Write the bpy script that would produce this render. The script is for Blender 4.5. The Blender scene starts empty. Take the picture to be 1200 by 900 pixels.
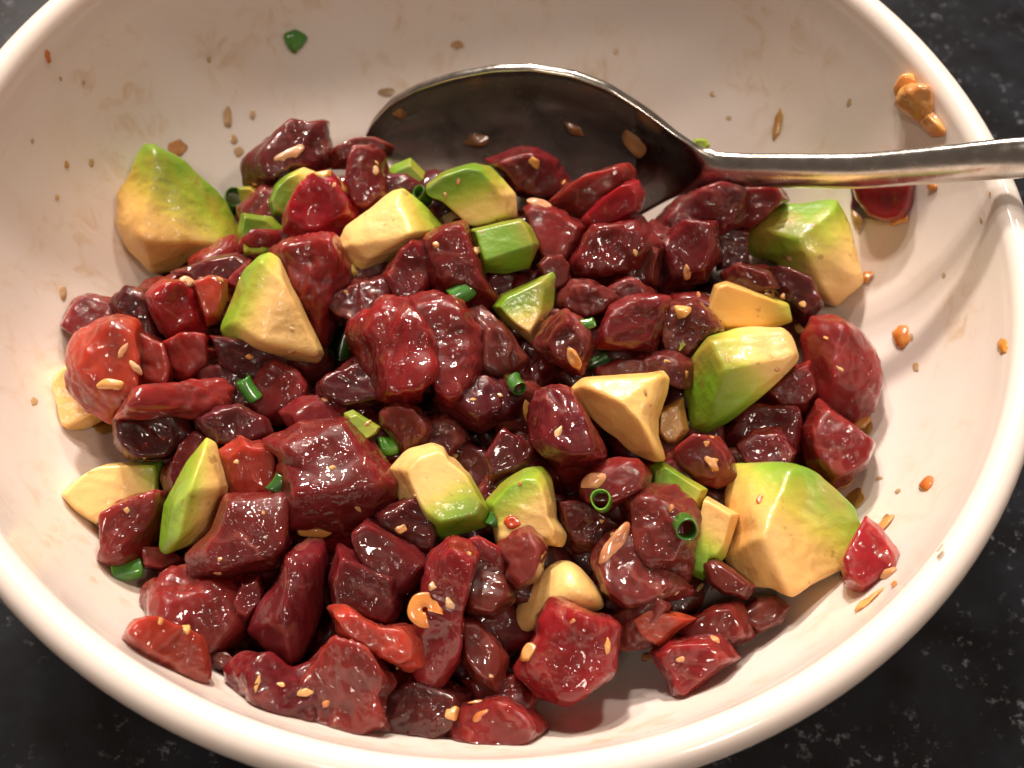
import bpy, bmesh, math, random
import numpy as np
from mathutils import Vector, Matrix, noise

S = 0.001          # everything below is measured in millimetres, z = 0 at the bowl's rim
TABLE = -64.0      # the counter top in those millimetres (world z = 0)
sc = bpy.context.scene
col = sc.collection
rnd = random.Random(7)

# ------------------------------------------------------------------ camera
TILT, ROLL = math.radians(29.642), math.radians(4.84)
FOV = math.radians(50.0)
AIM, DIST = np.array([7.488, -33.663, 0.0]), 169.53
FWD = np.array([0, math.sin(TILT), -math.cos(TILT)])
_r, _u = np.array([1.0, 0, 0]), np.array([0, math.cos(TILT), math.sin(TILT)])
RGT = _r * math.cos(ROLL) + _u * math.sin(ROLL)
UPV = -_r * math.sin(ROLL) + _u * math.cos(ROLL)
EYE = AIM - FWD * DIST
FL = 1 / math.tan(FOV / 2)

def W(p):
    return Vector((p[0] * S, p[1] * S, (p[2] - TABLE) * S))

cd = bpy.data.cameras.new('camera')
cam = bpy.data.objects.new('camera', cd)
col.objects.link(cam)
sc.camera = cam
cd.sensor_width = 36
cd.lens_unit = 'FOV'
cd.angle = FOV
cd.clip_start, cd.clip_end = 0.01, 50
M = Matrix.Identity(4)
for i in range(3):
    M[i][0], M[i][1], M[i][2] = RGT[i], UPV[i], -FWD[i]
M.translation = W(EYE)
cam.matrix_world = M
cd.dof.use_dof = True
cd.dof.focus_distance = 0.178
cd.dof.aperture_fstop = 22

# ------------------------------------------------------------------ light: warm kitchen ceiling lamps, plus weak ones added for sparkle
wd = bpy.data.worlds.new('World')
sc.world = wd
wd.use_nodes = True
wd.node_tree.nodes['Background'].inputs[0].default_value = (1.0, 0.78, 0.62, 1)
wd.node_tree.nodes['Background'].inputs[1].default_value = 0.14

def lamp(name, az, el, dist, size, power, colour):
    d = bpy.data.lights.new(name, 'AREA')
    d.shape = 'DISK'
    d.size, d.energy, d.color = size, power, colour
    o = bpy.data.objects.new(name, d)
    col.objects.link(o)
    a, e = math.radians(az), math.radians(el)
    v = Vector((math.cos(e) * math.sin(a), math.cos(e) * math.cos(a), math.sin(e)))
    o.location = W((0, -10, -20)) + v * dist
    o.rotation_euler = v.to_track_quat('Z', 'Y').to_euler()
    return o
# azimuth is measured from "away from the camera" towards the right
for az, el, watt in ((-14, 40, 27), (-32, 46, 9), (12, 52, 9), (-24, 60, 9)):  # the strong key, then weak lamps added only for sparkle on wet tuna
    lamp('ceiling_and_sparkle_lamp', az, el, 1.5, 0.11, watt, (1.0, 0.86, 0.745))
lamp('ceiling_and_sparkle_lamp', 125, 58, 1.7, 0.16, 6, (1.0, 0.84, 0.70))
lamp('ceiling_and_sparkle_lamp', -160, 62, 1.8, 0.24, 5, (1.0, 0.84, 0.70))

sc.view_settings.view_transform = 'Standard'
sc.view_settings.look = 'None'
sc.view_settings.exposure = -0.1
sc.view_settings.gamma = 1.0
sc.render.engine = 'CYCLES'
sc.cycles.use_denoising = True
sc.cycles.max_bounces = 8
sc.cycles.caustics_reflective = False

# ------------------------------------------------------------------ helpers
def ray(px, py):
    d = FWD * FL + RGT * (px - 600) / 600 - UPV * (py - 450) / 600
    return d / np.linalg.norm(d)

PROFILE = [(0, -56), (25, -55.3), (40, -53), (52, -49.5), (61, -45), (69, -39.5), (76, -32.5),
           (81.5, -25), (85.6, -16), (88.2, -8), (89.5, -2)]
PR, PZ = [p[0] for p in PROFILE], [p[1] for p in PROFILE]
def wall(r):
    return float(np.interp(r, PR, PZ)) if r < 89.5 else -2 + (r - 89.5) * 8

def mound(x, y):
    r = math.hypot(x * 0.98, y + 14)
    return -20.5 - 13.5 * min(1.6, (r / 76) ** 2)

def on_mound(px, py, lift=0.0, half=3.0):
    """where the sight line of a spot meets the heap (or the bowl wall beyond it)"""
    d = ray(px, py)
    t, step = 110.0, 4.0
    for _ in range(300):
        p = EYE + d * t
        r = math.hypot(p[0], p[1])
        if p[2] <= max(mound(p[0], p[1]) + lift, wall(r) + half):
            if step < .1: break
            t -= step
            step *= .3
        t += step
    return p, d

def on_wall(px, py, up=0.0):
    d = ray(px, py)
    t, step = 110.0, 4.0
    for _ in range(400):
        p = EYE + d * t
        if p[2] <= wall(math.hypot(p[0], p[1])) + up:
            if step < .04: break
            t -= step
            step *= .3
        t += step
    r = math.hypot(p[0], p[1])
    s = (wall(r + .3) - wall(r - .3)) / .6
    n = np.array([-s * p[0] / max(r, .1), -s * p[1] / max(r, .1), 1.0])
    return p, n / np.linalg.norm(n)

REG = {'A': (0, 50, .3), 'B': (250, 50, .3), 'C': (500, 50, .3), 'D': (750, 50, .375), 'E': (40, 300, .3),
       'F': (300, 300, .3), 'G': (560, 300, .3), 'H': (800, 300, 1 / 3), 'I': (60, 500, .3), 'J': (300, 500, .3),
       'K': (540, 500, .3), 'L': (780, 500, .3), 'M': (130, 640, .23336), 'N': (360, 640, .25), 'O': (600, 640, .3),
       'X': (0, 0, 1.0)}
def px(reg, pts):
    ox, oy, s = REG[reg]
    return [(ox + p[0] * s, oy + p[1] * s) + tuple(p[2:]) for p in pts]

def tag(o, label, cat, group=None, kind=None):
    o['label'] = label
    o['category'] = cat
    if group: o['group'] = group
    if kind: o['kind'] = kind
    return o

def link_mesh(name, verts, faces, mat, origin=None, smooth=True):
    """verts in mm; the object's origin goes to the lowest middle of the thing"""
    v = np.array(verts, float)
    if origin is None:
        origin = np.array([v[:, 0].mean(), v[:, 1].mean(), v[:, 2].min()])
    me = bpy.data.meshes.new(name)
    me.from_pydata(((v - origin) * S).tolist(), [], faces)
    me.polygons.foreach_set('use_smooth', [smooth] * len(me.polygons))
    if mat: me.materials.append(mat)
    o = bpy.data.objects.new(name, me)
    o.location = W(origin)
    col.objects.link(o)
    return o

_ico = {}
def ico(n):
    if n not in _ico:
        bm = bmesh.new()
        bmesh.ops.create_icosphere(bm, subdivisions=n, radius=1)
        bm.verts.ensure_lookup_table()
        _ico[n] = (np.array([v.co[:] for v in bm.verts]), [[v.index for v in f.verts] for f in bm.faces])
        bm.free()
    return _ico[n]

def hull_planes(P):
    bm = bmesh.new()
    for p in P: bm.verts.new(p)
    g = bmesh.ops.convex_hull(bm, input=bm.verts[:])
    bm.normal_update()
    out = []
    c = np.mean(P, axis=0)
    for f in bm.faces:
        n = np.array(f.normal[:])
        h = float(n @ (np.array(f.verts[0].co[:]) - c))
        if h < 0: n, h = -n, -h
        if h < 1e-3: continue
        for k, (m, hh) in enumerate(out):
            if m @ n > 0.985 and abs(hh - h) < 0.6:
                break
        else:
            out.append((n, h))
    bm.free()
    return c, np.array([o[0] for o in out]), np.array([o[1] for o in out])

def chunk(P, power, sub, amp_lo, amp_hi, seed, fibre=None, outline=None, grow=1.04):
    """a cut piece: the rounded hull of corner points P (mm), roughened; outline may be concave (in the u,v of P's frame)"""
    c, N, H = hull_planes(P)
    D, F = ico(sub)
    ext = np.maximum((P - c).max(0) - (P - c).min(0), 1.0)
    d = D * ext
    d /= np.linalg.norm(d, axis=1)[:, None]
    q = np.maximum(d @ N.T / H, 0)
    r = 1 / np.power(np.power(q, power).sum(1), 1 / power)
    v = d * r[:, None] * grow
    if outline is not None:
        o2, U, Vv = outline
        pts = np.array([((a - c) @ U, (a - c) @ Vv) for a in o2])
        th = np.arctan2(v @ Vv, v @ U)
        g = np.linspace(-math.pi, math.pi, 181)
        E = np.stack([np.cos(g), np.sin(g)], 1)
        def polar(poly):
            A, B = poly, np.roll(poly, -1, 0)
            dB = B - A
            den = E[:, :1] * dB[:, 1] - E[:, 1:] * dB[:, 0]
            den = np.where(np.abs(den) < 1e-9, 1e-9, den)
            t = (A[:, 0] * dB[:, 1] - A[:, 1] * dB[:, 0]) / den
            q = (A[:, 0] * E[:, 1:] - A[:, 1] * E[:, :1]) / den
            return np.where((t > 0) & (q > -1e-6) & (q < 1 + 1e-6), t, 0).max(1)
        def hull2(p):
            p = sorted(map(tuple, p))
            def half(pp):
                h = []
                for a in pp:
                    while len(h) > 1 and (h[-1][0] - h[-2][0]) * (a[1] - h[-2][1]) - (h[-1][1] - h[-2][1]) * (a[0] - h[-2][0]) <= 0: h.pop()
                    h.append(a)
                return h[:-1]
            return np.array(half(p) + half(p[::-1]))
        own, hullr = polar(pts), polar(hull2(pts))
        ratio = np.clip(own / np.maximum(hullr, 1e-6), .5, 1)
        k = np.array([1, 2, 3, 2, 1]) / 9
        ratio = np.convolve(np.r_[ratio[-3:-1], ratio, ratio[1:3]], k, 'valid')
        gg = np.interp(th, g, ratio)[:, None]
        inp = (v @ U)[:, None] * U + (v @ Vv)[:, None] * Vv
        v = v - inp + inp * gg
    size = float(np.mean(ext))
    fa = np.array(fibre if fibre is not None else (1, 0, 0), float)
    fa /= np.linalg.norm(fa)
    out = np.empty_like(v)
    off = Vector((seed * 7.13 % 97, seed * 3.7 % 53, seed * 1.9 % 71))
    for i in range(len(v)):
        p = v[i]
        w = p - fa * (p @ fa) * 0.62                     # stretched along the grain
        a = Vector(p * 0.16) + off
        b = Vector(w * 0.42) + off
        n = amp_lo * size * noise.noise(a) + amp_hi * size * (0.5 - abs(noise.noise(b)) * 1.6) + amp_hi * .55 * size * noise.noise(Vector(w * 1.15) + off)
        out[i] = p + d[i] * n
    return c + out, F

def into_bowl(v, gap=0.15):
    """move whatever would poke through the glass back along the wall's normal"""
    for _ in range(5):
        r = np.hypot(v[:, 0], v[:, 1])
        rc = np.minimum(r, 89.4)
        z = np.interp(rc, PR, PZ) + np.maximum(r - 89.4, 0) * 3 + gap
        sl = np.clip((np.interp(np.minimum(rc + .6, 89.5), PR, PZ) - np.interp(rc - .6, PR, PZ)) / (np.minimum(rc + .6, 89.5) - rc + .6), 0, 6)
        over = np.maximum(z - v[:, 2], 0) / (1 + sl * sl)
        rr_ = np.maximum(r, .1)
        v[:, 0] -= over * sl * v[:, 0] / rr_
        v[:, 1] -= over * sl * v[:, 1] / rr_
        v[:, 2] += over
    return v

def corners(outline, lift, half, front=None, depth=0.85, rise=0.42, rr=rnd):
    """corner points of a piece from its outline (image spots), its front corners and its thickness"""
    n = len(outline)
    cx, cy = sum(p[0] for p in outline) / n, sum(p[1] for p in outline) / n
    area = abs(sum(outline[i][0] * outline[(i + 1) % n][1] - outline[(i + 1) % n][0] * outline[i][1] for i in range(n))) / 2
    A, d0 = on_mound(cx, cy, lift, half)
    dep = (A - EYE) @ d0
    def at(x, y, toward):
        d = ray(x, y)
        return EYE + d * ((dep - toward) / (d @ d0))
    pxmm = 600 * FL / dep
    size = math.sqrt(area) / pxmm
    O = [at(p[0], p[1], p[2] if len(p) > 2 else 0.0) for p in outline]
    P = list(O)
    if front:
        for f in front: P.append(at(f[0], f[1], f[2]))
    else:
        k = rr.uniform(.66, .86)
        ext = math.sqrt(area)
        jx, jy = rr.uniform(-.12, .12), rr.uniform(-.16, .06)
        ta, tb = rr.uniform(-.7, .7), rr.uniform(-.5, .7)
        for i in range(n):
            p = outline[i]
            dx, dy = (p[0] - cx) / ext, (p[1] - cy) / ext
            P.append(at(cx + (p[0] - cx) * k + jx * ext, cy + (p[1] - cy) * k + jy * ext, size * rise * (1 + ta * dx + tb * dy)))
    for p in outline:
        P.append(at(cx + (p[0] - cx) * .86, cy + (p[1] - cy) * .86, -size * depth))
    U = RGT - d0 * (RGT @ d0); U /= np.linalg.norm(U)
    Vv = np.cross(U, d0)
    return np.array(P), O, U, Vv, size, (cx, cy), d0

# ------------------------------------------------------------------ materials
def newmat(name):
    m = bpy.data.materials.new(name)
    m.use_nodes = True
    nt = m.node_tree
    b = nt.nodes['Principled BSDF']
    return m, nt, b
def nd(nt, typ, **kw):
    n = nt.nodes.new(typ)
    for k, v in kw.items():
        if k.startswith('i_'):
            key = k[2:]
            n.inputs[int(key) if key.isdigit() else key.replace('_', ' ')].default_value = v
        else:
            setattr(n, k, v)
    return n
def ramp(nt, stops, fac):
    r = nt.nodes.new('ShaderNodeValToRGB')
    e = r.color_ramp.elements
    while len(e) < len(stops): e.new(.5)
    for k, (p, c) in zip(e, stops):
        k.position = p
        k.color = c if len(c) == 4 else tuple(c) + (1,)
    nt.links.new(fac, r.inputs[0])
    return r.outputs[0]
def mix(nt, fac, a, b, mode='MIX'):
    n = nt.nodes.new('ShaderNodeMix')
    n.data_type = 'RGBA'
    n.blend_type = mode
    for sock, v in ((n.inputs[0], fac), (n.inputs[6], a), (n.inputs[7], b)):
        if hasattr(v, 'links'): nt.links.new(v, sock)
        else: sock.default_value = v if not isinstance(v, tuple) or len(v) == 4 else tuple(v) + (1,)
    return n.outputs[2]
def objcoord(nt, scale=(1, 1, 1)):
    t = nt.nodes.new('ShaderNodeTexCoord')
    mp = nt.nodes.new('ShaderNodeMapping')
    mp.inputs['Scale'].default_value = scale
    nt.links.new(t.outputs['Object'], mp.inputs[0])
    return mp.outputs[0]
def noi(nt, co, scale, detail=3, rough=.5, dist=0.0):
    n = nd(nt, 'ShaderNodeTexNoise', i_Scale=scale, i_Detail=detail, i_Roughness=rough, i_Distortion=dist)
    nt.links.new(co, n.inputs['Vector'])
    return n.outputs['Fac']
def bump(nt, h, strength, dist, prev=None):
    b = nd(nt, 'ShaderNodeBump', i_Strength=strength, i_Distance=dist)
    nt.links.new(h, b.inputs['Height'])
    if prev: nt.links.new(prev, b.inputs['Normal'])
    return b.outputs[0]

def tuna_material():
    m, nt, b = newmat('marinated_tuna')
    oi = nt.nodes.new('ShaderNodeObjectInfo')
    co = objcoord(nt)
    off = nd(nt, 'ShaderNodeVectorMath', operation='ADD')
    sc3 = nd(nt, 'ShaderNodeVectorMath', operation='SCALE', i_Scale=3.0)
    cmb = nt.nodes.new('ShaderNodeCombineXYZ')
    for k in range(3): nt.links.new(oi.outputs['Random'], cmb.inputs[k])
    nt.links.new(cmb.outputs[0], sc3.inputs[0])
    nt.links.new(co, off.inputs[0]); nt.links.new(sc3.outputs[0], off.inputs[1])
    v = off.outputs[0]
    big = noi(nt, v, 130, 3, .55, .4)
    base = oi.outputs['Color']
    dark = mix(nt, 1.0, base, (.68, .70, .70), 'MULTIPLY')
    c = mix(nt, ramp(nt, [(.36, (0, 0, 0)), (.62, (1, 1, 1))], big), dark, base)
    # paler grain and sinew lines
    wv = nd(nt, 'ShaderNodeTexWave', i_Scale=70, i_Distortion=9.0, i_Detail=3.0, wave_type='BANDS', bands_direction='DIAGONAL')
    wv.inputs['Detail Scale'].default_value = 1.6
    # the muscle runs its own way in every piece
    vr = nd(nt, 'ShaderNodeVectorRotate', rotation_type='AXIS_ANGLE')
    vr.inputs['Axis'].default_value = (.45, .55, .70)
    an = nd(nt, 'ShaderNodeMath', operation='MULTIPLY', i_1=41.0)
    nt.links.new(oi.outputs['Random'], an.inputs[0])
    nt.links.new(an.outputs[0], vr.inputs['Angle'])
    nt.links.new(v, vr.inputs['Vector'])
    g = vr.outputs[0]
    nt.links.new(g, wv.inputs['Vector'])
    gr = nd(nt, 'ShaderNodeTexWave', i_Scale=190, i_Distortion=3.5, i_Detail=2.0, wave_type='BANDS', bands_direction='X')
    nt.links.new(g, gr.inputs['Vector'])
    c = mix(nt, ramp(nt, [(.30, (0, 0, 0)), (.95, (.18, .18, .18))], gr.outputs['Fac']), c, mix(nt, .22, base, (.62, .16, .12)))
    pale = mix(nt, .55, base, (.62, .24, .17))
    fac = ramp(nt, [(.88, (0, 0, 0)), (.985, (.45, .45, .45))], wv.outputs['Fac'])
    m2 = nd(nt, 'ShaderNodeMath', operation='MULTIPLY')
    nt.links.new(fac, m2.inputs[0])
    nt.links.new(ramp(nt, [(.47, (0, 0, 0)), (.60, (1, 1, 1))], noi(nt, v, 85, 2)), m2.inputs[1])
    c = mix(nt, m2.outputs[0], c, pale)
    # soy marinade stains
    st = ramp(nt, [(.48, (0, 0, 0)), (.72, (.60, .60, .60))], noi(nt, v, 150, 4, .6))
    c = mix(nt, st, c, (.13, .024, .016))
    nt.links.new(c, b.inputs['Base Color'])
    b.inputs['Subsurface Weight'].default_value = 1.0
    b.inputs['Subsurface Radius'].default_value = (1.0, .14, .12)
    b.inputs['Subsurface Scale'].default_value = .0060
    b.inputs['Transmission Weight'].default_value = .42
    b.inputs['Roughness'].default_value = .36
    b.inputs['IOR'].default_value = 1.38
    b.inputs['Specular IOR Level'].default_value = .05
    n1 = bump(nt, noi(nt, v, 420, 2, .5), .12, .0012)
    nt.links.new(n1, b.inputs['Normal'])
    # the wet film: an uneven clear coat
    b.inputs['Coat Weight'].default_value = 1.0
    b.inputs['Coat Roughness'].default_value = .03
    b.inputs['Coat IOR'].default_value = 1.42
    fine = nd(nt, 'ShaderNodeMath', operation='MULTIPLY')
    nt.links.new(noi(nt, v, 900, 1, .5, .4), fine.inputs[0])
    nt.links.new(ramp(nt, [(.47, (0, 0, 0)), (.58, (1, 1, 1))], noi(nt, v, 170, 2, .5)), fine.inputs[1])
    n2 = bump(nt, noi(nt, v, 330, 1, .5, .4), .42, .0016)
    n2 = bump(nt, fine.outputs[0], .60, .0010, n2)
    nt.links.new(n2, b.inputs['Coat Normal'])
    return m

def avocado_material():
    m, nt, b = newmat('avocado_flesh')
    at = nd(nt, 'ShaderNodeAttribute', attribute_name='skin_side')
    co = objcoord(nt)
    oi = nt.nodes.new('ShaderNodeObjectInfo')
    f = nd(nt, 'ShaderNodeMath', operation='MULTIPLY_ADD')
    nt.links.new(noi(nt, co, 160, 3, .55), f.inputs[0])
    f.inputs[1].default_value = .16
    nt.links.new(at.outputs['Fac'], f.inputs[2])
    c = ramp(nt, [(.28, (.84, .55, .20)), (.46, (.80, .58, .18)), (.62, (.55, .55, .08)), (.80, (.27, .42, .028)), (1.0, (.15, .29, .014))], f.outputs[0])
    # soy marinade soaked into the cut faces
    s = ramp(nt, [(.44, (0, 0, 0)), (.70, (.66, .66, .66))], noi(nt, co, 80, 3, .55, .4))
    c = mix(nt, s, c, (.52, .24, .055))
    s2 = ramp(nt, [(.66, (0, 0, 0)), (.74, (.55, .55, .55))], noi(nt, co, 420, 2, .5))
    c = mix(nt, s2, c, (.30, .15, .03))
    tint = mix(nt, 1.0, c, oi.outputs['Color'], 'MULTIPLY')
    nt.links.new(tint, b.inputs['Base Color'])
    b.inputs['Subsurface Weight'].default_value = .45
    b.inputs['Subsurface Radius'].default_value = (1.0, .7, .2)
    b.inputs['Subsurface Scale'].default_value = .0016
    b.inputs['Roughness'].default_value = .42
    nt.links.new(bump(nt, noi(nt, co, 380, 4, .6), .28, .0009), b.inputs['Normal'])
    b.inputs['Coat Weight'].default_value = .35
    b.inputs['Coat Roughness'].default_value = .16
    nt.links.new(bump(nt, noi(nt, co, 260, 3, .6), .30, .0009), b.inputs['Coat Normal'])
    return m

def simple_wet(name, colour, var, sss, coat=.8, scale=400, bs=.3):
    m, nt, b = newmat(name)
    co = objcoord(nt)
    oi = nt.nodes.new('ShaderNodeObjectInfo')
    c = mix(nt, ramp(nt, [(.35, (0, 0, 0)), (.65, (1, 1, 1))], noi(nt, co, scale * .8, 3)), tuple(colour), tuple(var))
    c = mix(nt, 1.0, c, oi.outputs['Color'], 'MULTIPLY')
    nt.links.new(c, b.inputs['Base Color'])
    b.inputs['Subsurface Weight'].default_value = sss
    b.inputs['Subsurface Radius'].default_value = (1, .5, .2)
    b.inputs['Subsurface Scale'].default_value = .0012
    b.inputs['Roughness'].default_value = .35
    b.inputs['Coat Weight'].default_value = coat
    b.inputs['Coat Roughness'].default_value = .06
    nt.links.new(bump(nt, noi(nt, co, scale, 3), bs, .0006), b.inputs['Normal'])
    return m

def bowl_material():
    m, nt, b = newmat('white_milk_glass')
    co = objcoord(nt)
    base = mix(nt, noi(nt, co, 25, 2), (.76, .685, .635), (.73, .65, .595))
    # dried marinade wiped along the wall: thin streaks and blotches below the lip
    sep = nt.nodes.new('ShaderNodeSeparateXYZ')
    nt.links.new(co, sep.inputs[0])
    lx = nt.nodes.new('ShaderNodeCombineXYZ')
    at2 = nd(nt, 'ShaderNodeMath', operation='ARCTAN2')
    nt.links.new(sep.outputs[1], at2.inputs[0]); nt.links.new(sep.outputs[0], at2.inputs[1])
    ang = nd(nt, 'ShaderNodeMath', operation='MULTIPLY', i_1=.75)
    nt.links.new(at2.outputs[0], ang.inputs[0])
    zz = nd(nt, 'ShaderNodeMath', operation='MULTIPLY', i_1=9.0)
    nt.links.new(sep.outputs[2], zz.inputs[0])
    nt.links.new(ang.outputs[0], lx.inputs[0]); nt.links.new(zz.outputs[0], lx.inputs[1])
    streak = noi(nt, lx.outputs[0], 22, 4, .62, .8)
    patch = noi(nt, co, 34, 3, .55)
    f1 = ramp(nt, [(.50, (0, 0, 0)), (.72, (.75, .75, .75))], streak)
    f2 = ramp(nt, [(.40, (0, 0, 0)), (.62, (1, 1, 1))], patch)
    m1 = nd(nt, 'ShaderNodeMath', operation='MULTIPLY')
    nt.links.new(f1, m1.inputs[0]); nt.links.new(f2, m1.inputs[1])
    zr = nd(nt, 'ShaderNodeMapRange', i_1=.052, i_2=.060, i_3=1.0, i_4=0.0)
    nt.links.new(sep.outputs[2], zr.inputs[0])
    m3 = nd(nt, 'ShaderNodeMath', operation='MULTIPLY')
    nt.links.new(m1.outputs[0], m3.inputs[0]); nt.links.new(zr.outputs[0], m3.inputs[1])
    c = mix(nt, m3.outputs[0], base, (.52, .32, .14))
    film = nd(nt, 'ShaderNodeMath', operation='MULTIPLY', i_1=.28)
    nt.links.new(f2, film.inputs[0])
    m4 = nd(nt, 'ShaderNodeMath', operation='MULTIPLY')
    nt.links.new(film.outputs[0], m4.inputs[0]); nt.links.new(zr.outputs[0], m4.inputs[1])
    c = mix(nt, m4.outputs[0], c, (.74, .58, .42))
    nt.links.new(c, b.inputs['Base Color'])
    b.inputs['Subsurface Weight'].default_value = .35
    b.inputs['Subsurface Radius'].default_value = (1, .8, .65)
    b.inputs['Subsurface Scale'].default_value = .004
    ro = nd(nt, 'ShaderNodeMapRange', i_1=.050, i_2=.0605, i_3=.42, i_4=.13)
    nt.links.new(sep.outputs[2], ro.inputs[0])
    nt.links.new(ro.outputs[0], b.inputs['Roughness'])
    b.inputs['IOR'].default_value = 1.5
    return m

def granite_material():
    m, nt, b = newmat('black_granite')
    co = objcoord(nt)
    c = mix(nt, ramp(nt, [(.35, (0, 0, 0)), (.7, (1, 1, 1))], noi(nt, co, 70, 5, .6)), (.004, .004, .005), (.014, .016, .022))
    fl = ramp(nt, [(.56, (0, 0, 0)), (.66, (.75, .75, .75))], noi(nt, co, 330, 6, .72))
    ar = ramp(nt, [(.46, (0, 0, 0)), (.62, (1, 1, 1))], noi(nt, co, 48, 5, .62))
    m5 = nd(nt, 'ShaderNodeMath', operation='MULTIPLY')
    nt.links.new(fl, m5.inputs[0]); nt.links.new(ar, m5.inputs[1])
    c = mix(nt, m5.outputs[0], c, (.27, .28, .30))
    nt.links.new(c, b.inputs['Base Color'])
    b.inputs['Roughness'].default_value = .22
    return m

def steel_material(name='worn_stainless_steel', film=False):
    m, nt, b = newmat(name)
    co = objcoord(nt, (1, 1, 1))
    b.inputs['Metallic'].default_value = 1.0
    c = mix(nt, ramp(nt, [(.52, (0, 0, 0)), (.75, (.7, .7, .7))], noi(nt, co, 120, 5, .65)), (.60, .57, .53), (.36, .30, .25))
    if film:
        fm = ramp(nt, [(.30, (.08, .08, .08)), (.72, (.36, .36, .36))], noi(nt, co, 75, 4, .6, .5))
        c = mix(nt, fm, c, (.26, .040, .024))  # marinade film; its red also paints in the tuna's reflection
        iv = nd(nt, 'ShaderNodeMath', operation='SUBTRACT', i_0=1.0)
        nt.links.new(fm, iv.inputs[1])
        nt.links.new(iv.outputs[0], b.inputs['Metallic'])
        b.inputs['Coat Weight'].default_value = .5
    nt.links.new(c, b.inputs['Base Color'])
    r = nd(nt, 'ShaderNodeMapRange', i_1=.3, i_2=.7, i_3=.13, i_4=.30)
    nt.links.new(noi(nt, co, 300, 5, .7), r.inputs[0])
    nt.links.new(r.outputs[0], b.inputs['Roughness'])
    sm = nd(nt, 'ShaderNodeTexNoise', i_Scale=900, i_Detail=3)
    nt.links.new(co, sm.inputs['Vector'])
    nt.links.new(bump(nt, sm.outputs['Fac'], .06, .0003), b.inputs['Normal'])
    return m

TUNA, AVO = tuna_material(), avocado_material()
GARLIC = simple_wet('marinated_garlic', (.68, .42, .22), (.56, .27, .10), .5)
CHIVE = simple_wet('chive_green', (.045, .20, .022), (.085, .30, .03), .25, .7, 500, .2)
DROP = simple_wet('sauce_drop', (.62, .19, .035), (.40, .09, .015), .4, 1.0, 350, .15)
BOWLM, GRANITE, STEEL = bowl_material(), granite_material(), steel_material()
STEELF = steel_material('steel_with_marinade_and_red_reflection', True)
MARINADE = simple_wet('dark_marinade', (.060, .009, .008), (.11, .018, .014), .2, 1.0, 260, .6)

# ------------------------------------------------------------------ the setting: granite counter
ct = link_mesh('counter', [(-700, -700, TABLE), (700, -700, TABLE), (700, 900, TABLE), (-700, 900, TABLE)], [(0, 1, 2, 3)], GRANITE,
               origin=np.array([0, 0, TABLE]), smooth=False)
ct['kind'] = 'structure'
ct['label'] = 'black granite counter top with grey and white flecks'

# ------------------------------------------------------------------ bowl (a turned profile, closed)
def build_bowl():
    inner = []
    rr = np.linspace(0, 89.5, 60)
    # smooth the profile by sampling a Catmull-Rom through it
    pts = []
    Q = [(-25, -55.3)] + PROFILE + [(90.1, 2)]
    for i in range(1, len(Q) - 2):
        p0, p1, p2, p3 = [np.array(q, float) for q in Q[i - 1:i + 3]]
        for t in np.linspace(0, 1, 6, endpoint=False):
            pts.append(.5 * ((2 * p1) + (-p0 + p2) * t + (2 * p0 - 5 * p1 + 4 * p2 - p3) * t * t + (-p0 + 3 * p1 - 3 * p2 + p3) * t ** 3))
    pts = [(max(0, p[0]), p[1]) for p in pts]
    # rounded lip
    for a in np.linspace(180, -35, 22):
        pts.append((92.35 + 2.75 * math.cos(math.radians(a)), -2 + 2.9 * math.sin(math.radians(a))))
    # outside, down to a foot ring
    pts += [(93.3, -6), (92.3, -10), (90.2, -18), (86.3, -27), (81, -35), (74, -42.5), (65, -49.5), (54, -55), (47, -58), (46, -60.5), (45.6, -63.2),
            (44.6, -64), (42.2, -64), (41, -63), (40, -60.5), (20, -60), (0, -60)]
    n = 160
    V, F = [], []
    for r, z in pts:
        for k in range(n):
            a = 2 * math.pi * k / n
            V.append((r * math.cos(a), r * math.sin(a), z))
    for i in range(len(pts) - 1):
        for k in range(n):
            a, b_, c, d = i * n + k, i * n + (k + 1) % n, (i + 1) * n + (k + 1) % n, (i + 1) * n + k
            F.append((a, b_, c, d))
    bm = bmesh.new()
    vs = [bm.verts.new(v) for v in V]
    for f in F: bm.faces.new([vs[i] for i in f])
    bmesh.ops.remove_doubles(bm, verts=bm.verts, dist=1e-4)
    bmesh.ops.recalc_face_normals(bm, faces=bm.faces)
    bm.verts.index_update()
    V = [v.co[:] for v in bm.verts]
    F = [[v.index for v in f.verts] for f in bm.faces]
    bm.free()
    o = link_mesh('bowl', V, F, BOWLM, origin=np.array([0, 0, TABLE]))
    return tag(o, 'round white glass mixing bowl with thick rounded lip holding the tuna salad', 'bowl')
build_bowl()

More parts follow.
